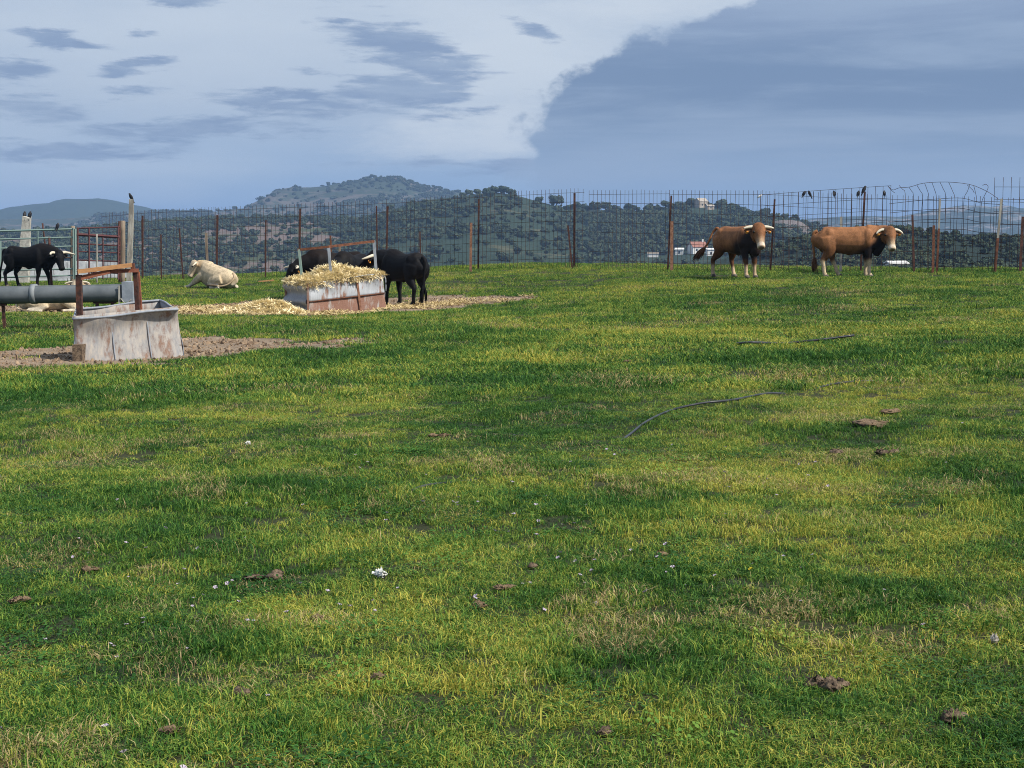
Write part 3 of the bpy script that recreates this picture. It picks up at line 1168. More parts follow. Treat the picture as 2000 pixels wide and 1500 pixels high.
def scrub(name, h, px0, px1, n, smin, smax, seed, label, dens=None, rmin=None):
    r = np.random.default_rng(seed)
    y = h.D0 + (h.D - h.D0) * np.sqrt(r.random(n)) * 1.02
    x = (px0 + (px1 - px0) * r.random(n) - 1000) / F * h.D
    if rmin:
        k = y > rmin
        x, y = x[k], y[k]
    # more growth in the hollows
    k = r.random(len(x)) < np.clip((fbm(x, y, 14.0 / h.D, seed + 9, 3) - 0.36) * 4.2, 0.10, 1)
    x, y = x[k], y[k]
    if dens is not None:
        k = r.random(len(x)) < dens(x, y)
        x, y = x[k], y[k]
    z = h(x, y)
    s = smin + (smax - smin) * r.random(len(x)) ** 1.8
    var = [(crown_mesh(name + '_crown', 240, 0.55, 0.62, seed * 10 + i, 0.16), MATS['oak_leaf']) for i in range(4)]
    o = scatter(name, np.c_[x, y, z + s * .18], np.c_[np.zeros(len(x)), np.zeros(len(x)), r.random(len(x)) * 6.28], np.c_[s, s, s * (.75 + .4 * r.random(len(x)))],
                r.integers(0, 4, len(x)), var)
    tag(o, label, 'scrub', kind='stuff')


HOUSES = [on_hill(H_GREEN, px, py) for px, py in ((1362, 494), (1327, 497), (1393, 499), (1275, 502), (1369, 405), (1386, 409))]


def near_houses(x, y):
    k = np.ones(len(x))
    for p in HOUSES:
        k = np.where((np.abs(x - p.x * y / p.y) < 7.5) & (y > p.y - 70) & (y < p.y + 6), 0.0, k)
    return k


scrub('scrub_on_green_hill', H_GREEN, 640, 1760, 13000, 1.6, 5.6, 61, 'dark evergreen scrub and oaks covering the wooded hill', rmin=560, dens=near_houses)
scrub('scrub_on_pink_hillside', H_PINK, -120, 1050, 9000, 1.6, 5.0, 62, 'scattered oaks and scrub on the reddish hillside', rmin=520)
scrub('scrub_on_rocky_hill', H_ROCK, 200, 1250, 8000, 3.0, 8.0, 63, 'scrub among the rocks of the tall hill', rmin=1700)
scrub('scrub_on_near_slope', H_NEAR, 1450, 2250, 9000, 0.8, 2.8, 64, 'low dark scrub blanketing the near slope', rmin=200)

# ------------------------------------------------------------------ clods and straw on the trampled ground
def lump_mesh(name, seed, n=1):
    r = np.random.default_rng(seed)
    m = MB().ell((0, 0, 0), (1, 1, .7), 7, 5)
    m.v = [tuple(np.array(p) * (0.7 + 0.6 * r.random())) for p in m.v]
    return m.mesh(name)


def build_clods():
    n = 60000
    x, y = -16 + RNG.random(n) * 18, 17 + RNG.random(n) * 24
    k = (np.abs(x) < 0.36 * y + 1) & (dirt_mask(x, y) > 0.55 + 0.3 * RNG.random(n))
    x, y = x[k], y[k]
    s = 0.006 + 0.026 * RNG.random(len(x)) ** 3
    o = scatter('dirt_clods', np.c_[x, y, ground(x, y) + s * .2], RNG.random((len(x), 3)) * 6.28, np.c_[s * 1.4, s * 1.2, s * .6], RNG.integers(0, 4, len(x)),
                [(lump_mesh('clod', 400 + i), MATS['clod']) for i in range(4)])
    tag(o, 'loose brown clods on the trampled soil around the troughs', 'soil', kind='stuff')


build_clods()


def straw_mesh(name, n, rad, thick, seed, L=0.11):
    r = np.random.default_rng(seed)
    v, f, rn = [], [], []
    for i in range(n):
        a, q = r.random() * 6.28, math.sqrt(r.random()) * rad
        c = np.array([q * math.cos(a), q * math.sin(a), r.random() * thick])
        t = r.random() * 6.28
        d = np.array([math.cos(t), math.sin(t), r.normal() * .28])
        l = L * (.4 + r.random()) / 2
        w = np.array([-math.sin(t), math.cos(t), .25]) * .0055
        b = len(v)
        v += [c - d * l - w, c - d * l + w, c + d * l + w, c + d * l - w]
        f.append((b, b + 1, b + 2, b + 3))
        rn += [r.random()] * 4
    me = bpy.data.meshes.new(name)
    me.from_pydata([tuple(map(float, p)) for p in v], [], f)
    fattr(me, 'rnd', np.array(rn, np.float32))
    return me


STRAW = [(straw_mesh('straw_bits', 60, 0.24, 0.035, 500 + i), MATS['straw_old']) for i in range(3)]
STRAW_AREAS = [(470, 612, 1.9, 2.0, 1.0), (400, 622, 1.3, 1.4, .8), (560, 606, 1.0, 1.8, 1.0), (640, 613, 1.3, .8, .6), (850, 595, 1.5, .8, .6),
               (930, 589, 1.2, .6, .35), (780, 602, .9, .8, .9)]


def build_ground_straw():
    X, Y = [], []
    for px, py, rx, ry, dn in STRAW_AREAS:
        g = G(px, py)
        n = int(52 * rx * ry * dn)
        X.append(g.x + RNG.normal(0, rx * .55, n))
        Y.append(g.y + RNG.normal(0, ry * .55, n))
    x, y = np.concatenate(X), np.concatenate(Y)
    k = dirt_mask(x, y) > 0.25
    x, y = x[k], y[k]
    o = scatter('spilled_straw', np.c_[x, y, ground(x, y) + .004], np.c_[np.zeros(len(x)), np.zeros(len(x)), RNG.random(len(x)) * 6.28],
                np.c_[np.ones(len(x)), np.ones(len(x)), .6 + RNG.random(len(x))], RNG.integers(0, 3, len(x)), STRAW)
    tag(o, 'yellow straw spilled over the soil round the hay feeder', 'straw', kind='stuff')


build_ground_straw()


# ------------------------------------------------------------------ fence
UNIT = MB().tube([(0, 0, 0), (0, 0, 1)], 1.0, 6, up=(0, 1, 0)).mesh('bar')
UNIT.materials.append(MATS['rust_wire'])
UNIT_S = {}


def unit(matn):
    if matn not in UNIT_S:
        me = UNIT.copy()
        me.materials.clear()
        me.materials.append(MATS[matn])
        UNIT_S[matn] = me
    return UNIT_S[matn]


def bar(name, a, b, r, parent, matn='rust_wire'):
    a, b = Vector(a), Vector(b)
    o = bpy.data.objects.new(name, unit(matn))
    COL.objects.link(o)
    d = b - a
    o.parent = parent
    o.location = a
    o.rotation_euler = d.to_track_quat('Z', 'Y').to_euler()
    o.scale = (r, r, d.length)
    return o


def fence_at(px, front=0.0):
    """point of the fence line seen in a pixel column"""
    xs = np.linspace(-40, 40, 8001)
    q = 1000 + xs / (fence_y(xs) - front) * F
    x = float(np.interp(px, q, xs))
    y = float(fence_y(x)) - front
    return Vector((x, y, gz(x, y)))


WIRE = 0.0058
TOPY = np.array([(200, 416), (300, 409), (520, 401), (700, 393), (860, 383), (1000, 374), (1120, 368), (1140, 368), (1150, 371), (1310, 371), (1480, 372), (1600, 376), (1750, 381), (2100, 388)], float)


def mesh_panel(p0, p1, label, group, front=0.0, topy=None, sp=0.15, hs=0.30, seed=0, bend=0.02, skip_top=0.13, end_out=0.0):
    r = random.Random(seed)
    a, b = fence_at(p0, front), fence_at(p1, front)
    L = (b - a).to_2d().length
    n = max(2, int(round(L / sp)))
    t = empty('mesh_panel', a)
    tag(t, label, 'fence panel', group)
    ph, am = r.random() * 6, bend
    sag = r.uniform(-.02, .02)

    def top_at(u):
        p = a.lerp(b, u)
        px = 1000 + p.x / p.y * F
        py = float(np.interp(px, TOPY[:, 0], TOPY[:, 1])) if topy is None else topy(px)
        return at(px, py, p.y).z

    def off(u, z):
        return Vector((0, math.sin(u * 5 + ph) * am * z, 0)) + Vector(((r.random() - .5) * .006, 0, 0))
    zt = [top_at(i / n) for i in range(n + 1)]
    tilt = r.uniform(-.03, .03)
    for i in range(n + 1):
        u = i / n
        p = a.lerp(b, u)
        base = Vector((p.x, p.y, gz(p.x, p.y) - .02))
        top = Vector((p.x + tilt * 1 + r.uniform(-.02, .02), p.y, zt[i] + r.uniform(-.015, .015))) + off(u, 2)
        bar('vertical_bar', base - a, top - a, WIRE, t)
    H = zt[0] - a.z
    m = max(2, int((H - skip_top - .1) / hs))
    for j in range(m + 1):
        prev = None
        segs = 5
        pts = []
        for s in range(segs + 1):
            u = s / segs
            p = a.lerp(b, u)
            zz = top_at(u) - skip_top - j * hs + math.sin(u * 3.1 + ph + j) * sag
            e = (p - a) + Vector((0, math.sin(u * 5 + ph) * am * (m - j) / m * 2, 0))
            pts.append(Vector((e.x, e.y - .012, zz - a.z)))
        if end_out:
            d = (pts[-1] - pts[-2]).normalized() * end_out
            pts.append(pts[-1] + d)
        MB().tube(pts, WIRE, 6).build('horizontal_bar', MATS['rust_wire'], t)
    return t


PB = [(205, 300), (300, 424), (424, 586), (586, 757), (757, 935), (935, 1136), (1150, 1306), (1306, 1484), (1484, 1660), (1660, 1830), (1830, 2075)]
PL = ['rusty mesh panel next to the tall pale pole', 'rusty mesh panel behind the short leaning stakes left of the lying bull', 'rusty mesh panel just past the lying cream bull',
      'rusty mesh panel behind the black bulls at the feeder', 'rusty mesh panel just right of the feeder bull', 'rusty mesh panel ending in loose wires at the gap',
      'rusty mesh panel starting after the gap', 'rusty mesh panel behind the brown bull with swishing tail', 'lower mesh panel showing through the tall sloping panel',
      'lower mesh panel behind the head of the chestnut bull', 'lower mesh panel behind the torn section']
for i, (p0, p1) in enumerate(PB):
    mesh_panel(p0, p1, PL[i], 'welded mesh panels along the fence line', seed=i, end_out=.08 if i == 5 else 0.0)
# taller panel set in front on the right, and the torn ones beside it
mesh_panel(1482, 1735, 'taller welded mesh panel with sloping top, black birds clinging to it', None, front=.35,
           topy=lambda p: 380 + (p - 1482) * (362 - 380) / 253.0, sp=.235, hs=.33, seed=50, skip_top=0.01)
mesh_panel(1936, 2085, 'tall mesh panel with spikes sticking up past the torn section', None, front=.35,
           topy=lambda p: 346, sp=.225, hs=.33, seed=51, skip_top=0.26, bend=.01)


def torn_panel():
    a = fence_at(1737, .35)
    t = empty('torn_mesh_panel', a)
    tag(t, 'torn wire mesh with buckled top rail and bent bars', 'fence panel')

    def w(px, py):
        p = fence_at(px, .35)
        return at(px, py, p.y) - a

    def tube(name, pts, sub=3):
        MB().tube([w(*p) for p in pts], WIRE * 1.1, 6, up=(0, 1, 0), sub=sub).build(name, MATS['rust_wire'], t)
    tube('buckled_top_bar', [(1734, 363), (1744, 371), (1756, 367), (1778, 365), (1805, 357.5), (1850, 355.5), (1893, 360), (1920, 370), (1938, 380), (1950, 389)])
    tube('loose_wire', [(1734, 363), (1741, 372), (1748, 377)], 1)
    tube('loose_wire', [(1889, 361), (1900, 371), (1903, 377)], 1)
    tops = [((1756, 362), (1768, 378), 1768), ((1775, 365), (1784, 382), 1783), ((1791, 362), (1802, 384), 1799), ((1806, 358), (1814, 385), 1814),
            ((1820, 356), (1829, 386), 1829), ((1836, 356), (1847, 383), 1846), ((1853, 356), (1865, 388), 1863), ((1894, 360), (1883, 388), 1882), ((1902, 363), (1907, 392), 1901)]
    for tp, kn, bx in tops:
        tube('bent_bar', [tp, ((tp[0] + kn[0]) / 2 + 1, (tp[1] + kn[1]) / 2), kn, (bx, 430), (bx - 1, 529)], 3)
    tube('hooked_bar', [(1919, 362), (1926, 360), (1930, 366), (1924, 380), (1917, 397), (1915, 440), (1914, 529)], 4)
    for j, y in enumerate((390, 409, 428, 448, 468, 489, 510)):
        tube('sagging_bar', [(1737, y + 8 - j), (1790, y + 2), (1840, y - 2 + j), (1880, y - 3 + j), (1915, y + 6), (1960, y + 10 - j)], 3)


torn_panel()


def angle_post(px_top, py_top, px_base, label, group, front=0.15, mt='rust_dark', w=.055, matn_top=None, split=None, name='fence_post'):
    b = fence_at(px_base, front)
    top = at(px_top, py_top, b.y)
    b.z -= .12
    d = top - b
    t = empty(name, (b.x, b.y, b.z + .12))
    o = b - Vector(t.location)
    m = MB().beam(o, o + d, w, .009, up=(0, 1, 0))
    m.beam(o + Vector((w / 2, w / 2 + .005, 0)), o + d + Vector((w / 2, w / 2 + .005, 0)), .009, w, up=(0, 1, 0))
    if split is None:
        m.build('angle_bar', MATS[mt], t)
    else:
        m = MB().beam(o, o + d * split, w, .03, up=(0, 1, 0))
        m.build('lower_post', MATS[mt], t)
        MB().beam(o + d * split, o + d, w * .8, .03, up=(0, 1, 0)).build('upper_post', MATS[matn_top], t)
    tag(t, label, 'fence post', group)
    return t


GP = 'tall rusty fence posts'
LP = 'tall rusty angle iron post holding up the mesh fence'
for pt, py, pb, lb in [(278, 421, 279, 'tall rusty post next to the pale pole'), (424, 420, 424, 'tall rusty post behind the lying cream bull'), (586, 407, 585, 'tall rusty post above the left end of the feeder frame'),
                       (757, 403, 754, 'tall rusty post rising behind the feeder bull'), (935, 389, 934, 'tall rusty post beside a reddish wooden stake')]:
    angle_post(pt, py, pb, lb, GP)
angle_post(1122, 377, 1121, 'rusty post beside the gap between two mesh panels', None, w=.065)
angle_post(1311, 382, 1303, 'dark rusty post leaning behind a pale wooden stake', None, w=.05)
angle_post(1513, 389, 1503, 'leaning rusty post beside the head of the tail-swishing bull', None, w=.05)
angle_post(1689, 374, 1679, 'rusty post topped by a perching black bird', None, w=.055, front=.45)
angle_post(735, 402, 738, 'thin dark rod standing beside a taller fence post behind the feeder', None, front=1.2, w=.04)
GS, LS = 'thin rusty stakes', 'thin short rusty stake along the foot of the mesh fence'
for pt, py, pb in [(314, 458, 316), (350, 446, 359), (519, 430, 519), (820, 452, 822)]:
    angle_post(pt, py, pb, LS, GS, front=.5, w=.04, mt='rust_dark')
angle_post(402, 455, 407, 'weathered wooden stake behind the lying cream bull', None, front=.6, mt='old_wood', w=.07)
angle_post(645, 460, 650, 'rusty stake leaning behind the straw heap', None, front=.6, mt='rust', w=.05)
angle_post(663, 478, 664, 'short grey stake behind the black bulls at the feeder', None, front=.9, mt='old_wood', w=.06)
angle_post(920, 435, 919, 'reddish wooden stake standing in front of the mesh left of the gap', None, front=1.6, mt='rust_light', w=.075)
angle_post(1109, 440, 1118, 'dark stake with crooked top beside the gap in the mesh', None, front=.8, mt='rust_dark', w=.05)
angle_post(1312, 432, 1311, 'pale reddish wooden stake in front of a leaning rusty post', None, front=1.2, mt='rust_light', w=.085)
angle_post(1643, 423, 1640, 'pale weathered stake rising behind the brown bull in profile', None, front=.2, mt='pale_post', w=.06)
angle_post(1782, 420, 1784, 'dark iron stake beyond the head of the bull in profile', None, front=.8, w=.055)
angle_post(1824, 440, 1820, 'rusty stake beneath the buckled mesh rail', None, front=1.0, mt='rust', w=.07)
angle_post(1836, 388, 1828, 'slim pole, pale above and rusty below, under the buckled mesh', None, front=.7, mt='rust', matn_top='pale_post', split=.62, w=.055)
angle_post(1956, 388, 1940, 'leaning pole, pale above and rusty below, at the end of the torn mesh', None, front=.7, mt='rust', matn_top='pale_post', split=.5, w=.07)
angle_post(1998, 423, 1990, 'rusty stake past the leaning two-tone pole', None, front=.8, mt='rust_dark', w=.075)


# ------------------------------------------------------------------ corral on the left
def pole(name, label, px_top, py_top, px_base, Y, r0, r1, mt, segs=9, cat='post', rough=.15, group=None, part=None):
    b = at(px_base, 555, Y)
    b.z = gz(b.x, b.y) - .1
    top = at(px_top, py_top, Y)
    n = 7
    rr = np.random.default_rng(int(px_top))
    pts = [b.lerp(top, i / (n - 1)) - b for i in range(n)]
    rad = [(r0 + (r1 - r0) * i / (n - 1)) * (1 + rough * (rr.random() - .5)) for i in range(n)]
    o = MB().tube(pts, rad, segs, up=(0, 1, 0)).build(name, MATS[mt], None, True)
    o.location = b
    tag(o, label, cat, group)
    return o


def slab_post(name, label, px_top, py_top, px_base, Y, w0, w1, d, mt):
    b = at(px_base, 555, Y)
    b.z = gz(b.x, b.y) - .15
    top = at(px_top, py_top, Y) - b
    rr = np.random.default_rng(int(px_top))
    vs, fs = [], []
    n = 7
    for i in range(n):
        u = i / (n - 1)
        w = (w0 + (w1 - w0) * u) / 2
        for sx, sy in ((-1, -1), (1, -1), (1, 1), (-1, 1)):
            vs.append((top.x * u + sx * w + rr.normal(0, .008), sy * d / 2 + rr.normal(0, .008), top.z * u + (rr.normal(0, .02) if i == n - 1 else 0)))
    for i in range(n - 1):
        for j in range(4):
            k = (j + 1) % 4
            fs.append((i * 4 + j, i * 4 + k, i * 4 + 4 + k, i * 4 + 4 + j))
    fs += [(3, 2, 1, 0), tuple((n - 1) * 4 + j for j in range(4))]
    o = MB().add(vs, fs).build(name, MATS[mt])
    o.location = b
    tag(o, label, 'post')
    return o


slab_post('stone_post', 'stout pale stone post with two black birds on top', 53, 424, 44, 55, .42, .26, .22, 'stone_post')
slab_post('concrete_pole', 'tall weathered pale pole topped by a single black bird', 257, 390, 252, 54, .17, .14, .14, 'pale_post')
pole('wooden_post', 'round grey wooden post hinging the dark red gate', 240, 431, 239, 53, .10, .085, 'old_wood')
pole('iron_post', 'rusty iron post bolted against the grey gate post', 233, 432, 234, 52.7, .05, .045, 'rust_dark', 6)
pole('wooden_post', 'knotty brown wooden post at the end of the green gate', 142.5, 441, 141, 52, .085, .065, 'old_wood', rough=.4)
pole('iron_rod', 'rusty rod leaning behind the green gate', 83, 436, 98, 53.5, .028, .028, 'rust_dark', 6)
pole('iron_stake', 'dark stake behind the head of the lone black bull', 96, 464, 101, 49.3, .04, .04, 'rust_dark', 6)
pole('pale_rod', 'thin pale rod standing in front of the dark red gate', 189, 457, 189, 51, .03, .03, 'pale_post', 6)


def gate(name, label, pa, pb, Y, rails, stiles, r, mt, end_post=None):
    a = at(pa, 555, Y)
    a.z = gz(a.x, a.y)
    t = empty(name, a)
    tag(t, label, 'gate')
    for y0, y1, rr, m in rails:
        bar('rail', at(pa, y0, Y) - a, at(pb, y1, Y) - a, rr, t, m or mt)
    for px, y0, y1, rr in stiles:
        bar('stile', at(px, y0, Y - .03) - a, at(px, y1, Y - .03) - a, rr, t, mt)
    return t


gate('pipe_gate', 'pale green pipe gate behind the lone black bull', -60, 145, 51.6,
     [(453, 447.5, .038, None), (469, 463.5, .032, None), (487, 481, .032, None), (508, 503, .028, 'rust_wire'), (530, 525, .028, None), (543, 538, .03, None)],
     [(143.5, 445, 545, .035), (147, 447, 548, .04), (1, 470, 548, .03), (-58, 452, 548, .04), (74, 451, 545, .02)], .03, 'green_pipe')
gate('pipe_gate', 'dark red pipe gate with one thick rail', 150, 234, 52.2,
     [(446, 443.5, .028, None), (458, 463, .06, None), (476, 480, .03, None), (491, 494, .026, None), (508, 511, .026, None), (530, 534, .026, None)],
     [(174, 446, 545, .03), (201, 463, 545, .022), (152, 446, 545, .028), (231, 443, 546, .03)], .03, 'maroon_pipe')


def low_wall():
    a, b = at(-160, 555, 60), at(244, 555, 60)
    a.z, b.z = gz(a.x, a.y), gz(b.x, b.y)
    t = empty('low_wall', (a + b) / 2)
    tag(t, 'low whitewashed block wall beyond the corral gates', 'wall')
    c = (a + b) / 2
    zt = at(0, 509, 60).z
    L = (b - a).length
    n = 11
    for i in range(n):
        for j in range(3):
            w = L / n - .03
            hh = (zt - min(a.z, b.z) + .1) / 3
            u = (i + (.5 if j % 2 == 0 else .78)) / n
            if u > .99:
                continue
            p = a.lerp(b, u)
            MB().box((p.x - c.x, p.y - c.y + random.uniform(-.02, .02), min(a.z, b.z) - .1 + (j + .5) * hh - c.z), (w, .25, hh - .025)).build('block', MATS['whitewash'], t)
    MB().box((0, .02, (zt - .08 + min(a.z, b.z) - .1) / 2 - c.z), (L, .15, zt - .12 - min(a.z, b.z) + .1)).build('mortar_core', MATS['old_wood'], t)


low_wall()


# ------------------------------------------------------------------ pipe trough
def pipe_trough():
    Y = 28.0
    R0 = .175
    a, b = at(-260, 580, Y), at(239, 571, Y + .15)
    c = at(239, 571, Y)
    g = gz(c.x, c.y)
    t = empty('pipe_trough', (c.x, c.y, g))
    tag(t, 'long grey plastic pipe trough on stands behind the rusty water trough', 'trough')
    o = Vector(t.location)
    ax = (b - a).normalized()
    sd = Vector((ax.y, -ax.x, 0)).normalized()
    upv = sd.cross(ax) * 1.0
    if upv.z < 0:
        upv = -upv
    m = MB()
    n, segs = 26, 22
    vs, fs = [], []
    open0, open1 = math.radians(58), math.radians(122)      # slot along the top
    for wall in (0, 1):
        rr = R0 - .012 * wall
        for i in range(n + 1):
            p = a.lerp(b, i / n)
            for j in range(segs + 1):
                th = open1 + (2 * math.pi - (open1 - open0)) * j / segs
                vs.append(p - o + sd * math.cos(th) * rr + upv * math.sin(th) * rr)
    row = segs + 1
    base2 = (n + 1) * row
    for i in range(n):
        for j in range(segs):
            q = i * row + j
            fs.append((q, q + 1, q + row + 1, q + row))
            fs.append((base2 + q, base2 + q + row, base2 + q + row + 1, base2 + q + 1))
        for j in (0, segs):
            q = i * row + j
            fs.append((q, q + row, base2 + q + row, base2 + q))
    m.add(vs, fs).build('pipe', MATS['grey_plastic'], t, True)
    # joint collar
    jc = a.lerp(b, (66 + 260) / 499.0)
    MB().tube([jc - ax * .05 - o, jc + ax * .05 - o], R0 + .008, 24).build('joint_collar', MATS['grey_plastic_joint'], t, True)
    # end plate with its lip
    e = b + ax * .11
    MB().box(e - o + Vector((.03, 0, .015)), (.20, .40, .36)).build('end_box', MATS['zinc'], t)
    MB().tube([e - o + Vector((-.09, -.22, -.10)), e - o + Vector((0, -.22, -.20)), e - o + Vector((.10, -.22, -.12))], .01, 6, sub=3).build('wire_loop', MATS['pale_post'], t)
    MB().box(b - o + Vector((-.01, -R0 - .02, -.05)), (.03, .02, .36)).build('end_strap', MATS['pale_post'], t)
    for u in (.02, .5, .93):
        p = a.lerp(b, u) - o
        gg = gz(p.x + o.x, p.y + o.y) - o.z
        MB().beam(p + Vector((-.14, .0, -R0 * .9)), Vector((p.x - .16, p.y, gg - .05)), .05, .05, up=(0, 1, 0)).build('stand_leg', MATS['rust_dark'], t)
        MB().beam(p + Vector((.14, .0, -R0 * .9)), Vector((p.x + .16, p.y, gg - .05)), .05, .05, up=(0, 1, 0)).build('stand_leg', MATS['rust_dark'], t)
        MB().box(p + Vector((0, 0, -R0 - .012)), (.40, .12, .024)).build('saddle', MATS['rust_dark'], t)


pipe_trough()


# ------------------------------------------------------------------ rusty water trough
def sheet(P, nu, nv, fn, thick):
    """a sheet through four corners P00,P10,P11,P01, pushed out by fn(u,v), with thickness"""
    P00, P10, P11, P01 = map(Vector, P)
    nrm = (P10 - P00).cross(P01 - P00).normalized()
    vs, fs = [], []
    for s in (0, 1):
        for j in range(nv + 1):
            for i in range(nu + 1):
                u, v = i / nu, j / nv
                p = P00.lerp(P10, u).lerp(P01.lerp(P11, u), v)
                vs.append(p + nrm * (fn(u, v) - s * thick))
    row = nu + 1
    off = row * (nv + 1)
    for j in range(nv):
        for i in range(nu):
            q = j * row + i
            fs.append((q, q + 1, q + row + 1, q + row))
            fs.append((off + q, off + q + row, off + q + row + 1, off + q + 1))
    for i in range(nu):
        fs.append((i, off + i, off + i + 1, i + 1))
        q = nv * row + i
        fs.append((q, q + 1, off + q + 1, off + q))
    for j in range(nv):
        q = j * row
        fs.append((q, q + row, off + q + row, off + q))
        q = j * row + nu
        fs.append((q, off + q, off + q + row, q + row))
    return MB().add(vs, fs)


def water_trough():
    A, B = G(150, 704), G(357, 691)
    B = Vector((B.x, A.y + .45, 0))
    B.x = (357 - 1000) / F * B.y
    B.z = gz(B.x, B.y)
    t = empty('water_trough', A)
    tag(t, 'rusty sheet metal trough with a post frame and planks over it', 'trough')
    u = (B - A)
    L = u.to_2d().length
    ux = Vector((u.x, u.y, 0)).normalized()
    w = Vector((-ux.y, ux.x, 0))
    D = 1.05
    topl = at(144, 623, A.y).z - A.z
    topr = at(347, 604, B.y).z - A.z
    za, zb = -.06, B.z - A.z - .06
    f00, f10 = Vector((0, 0, za)), ux * L + Vector((0, 0, zb))
    f01 = ux * (-.035) + w * .17 + Vector((0, 0, topl))
    f11 = ux * (L - .07) + w * .17 + Vector((0, 0, topr))
    g00, g10 = f00 + w * D, f10 + w * D
    g01 = ux * .06 + w * (D - .02) + Vector((0, 0, topl + .085))
    g11 = ux * (L - .22) + w * (D - .02) + Vector((0, 0, topr + .085))

    def belly(a, b):
        s = max(0, 1 - b)
        fold = .15 * math.exp(-((b - 1) / (.13 + .16 * math.exp(-((a - .25) / .25) ** 2))) ** 2)
        return .035 * math.sin(a * 3.0) * s + fold + .010 * math.sin(a * 17) * math.sin(b * 5)
    o = A
    sheet((f00, f10, f11, f01), 26, 14, belly, .006).build('front_panel', MATS['galv_pink'], t, True)
    sheet((g10, g00, g01, g11), 12, 6, lambda a, b: .01 * math.sin(a * 9), .006).build('back_panel', MATS['galv_pink'], t, True)
    sheet((g00, f00, f01, g01), 8, 8, lambda a, b: .02 * math.sin(b * 6), .006).build('end_panel', MATS['galv_grey'], t, True)
    sheet((f10, g10, g11, f11), 8, 8, lambda a, b: .02 * math.sin(b * 6), .006).build('end_panel', MATS['galv_grey'], t, True)
    fl = .30
    sheet((f00.lerp(f01, fl), f10.lerp(f11, fl), g10.lerp(g11, fl), g00.lerp(g01, fl)), 4, 4, lambda a, b: 0, .01).build('floor', MATS['dung'], t)
    for a, b in ((f01 - w * .15, f11 - w * .15), (g01, g11), (f01 - w * .15, g01), (f11 - w * .15, g11)):
        MB().tube([a, a.lerp(b, .35) - Vector((0, 0, .012)), a.lerp(b, .7) + Vector((0, 0, .008)), b], .017, 8, sub=4).build('rolled_rim', MATS['galv_grey'], t, True)
    for uu in (.36, .70):
        p0, p1 = f00.lerp(f10, uu) - w * .012, f01.lerp(f11, uu) - w * .012
        MB().beam(p0 + (p1 - p0) * .08 - w * .03, p0 + (p1 - p0) * .80 - w * .015, .012, .006, up=tuple(w)).build('sheet_seam', MATS['galv_grey'], t)
    # frame over the trough, along its middle
    Ym = A.y + .42

    def q(px, py, dy=0.0):
        return at(px, py, Ym + dy) - o
    MB().beam(q(156, 634), q(153.5, 537), .075, .07, up=(0, 1, 0)).build('frame_post', MATS['rust_dark'], t)
    MB().beam(q(159.5, 630, .12), q(158, 541, .12), .03, .05, up=(0, 1, 0)).build('frame_post_flange', MATS['rust'], t)
    MB().beam(q(270, 622, .25), q(264, 527, .25), .06, .06, up=(0, 1, 0)).build('frame_post', MATS['rust_dark'], t)
    MB().beam(q(275.5, 622, .32), q(269, 531, .32), .05, .05, up=(0, 1, 0)).build('frame_post_flange', MATS['rust_plank'], t)
    MB().beam(q(157, 543, .02), q(215, 530, .1), .06, .062, up=(0, 0, 1)).build('rusty_rail', MATS['rust_plank'], t)
    MB().beam(q(213, 530.5, .12), q(271, 528, .24), .06, .05, up=(0, 0, 1)).build('rusty_rail', MATS['rust_plank'], t)
    MB().beam(q(152, 530.5, -.02), q(257.5, 517.5, .17), .09, .058, up=(0, 0, 1)).build('wooden_plank', MATS['new_wood'], t)
    MB().beam(q(261, 531, .25), q(258.5, 514, .25), .05, .07, up=(0, 1, 0)).build('plank_stop', MATS['rust'], t)


water_trough()

# added dark block standing in for the trough's short cast shadow
g = G(139, 708)
o = MB().box((0, 0, .1), (.13, .25, .26)).build('shadow_block', MATS['dung'])
o.location = g + Vector((.04, .28, 0))
tag(o, 'added dark block standing in for the shadow at the end of the water trough', 'block')


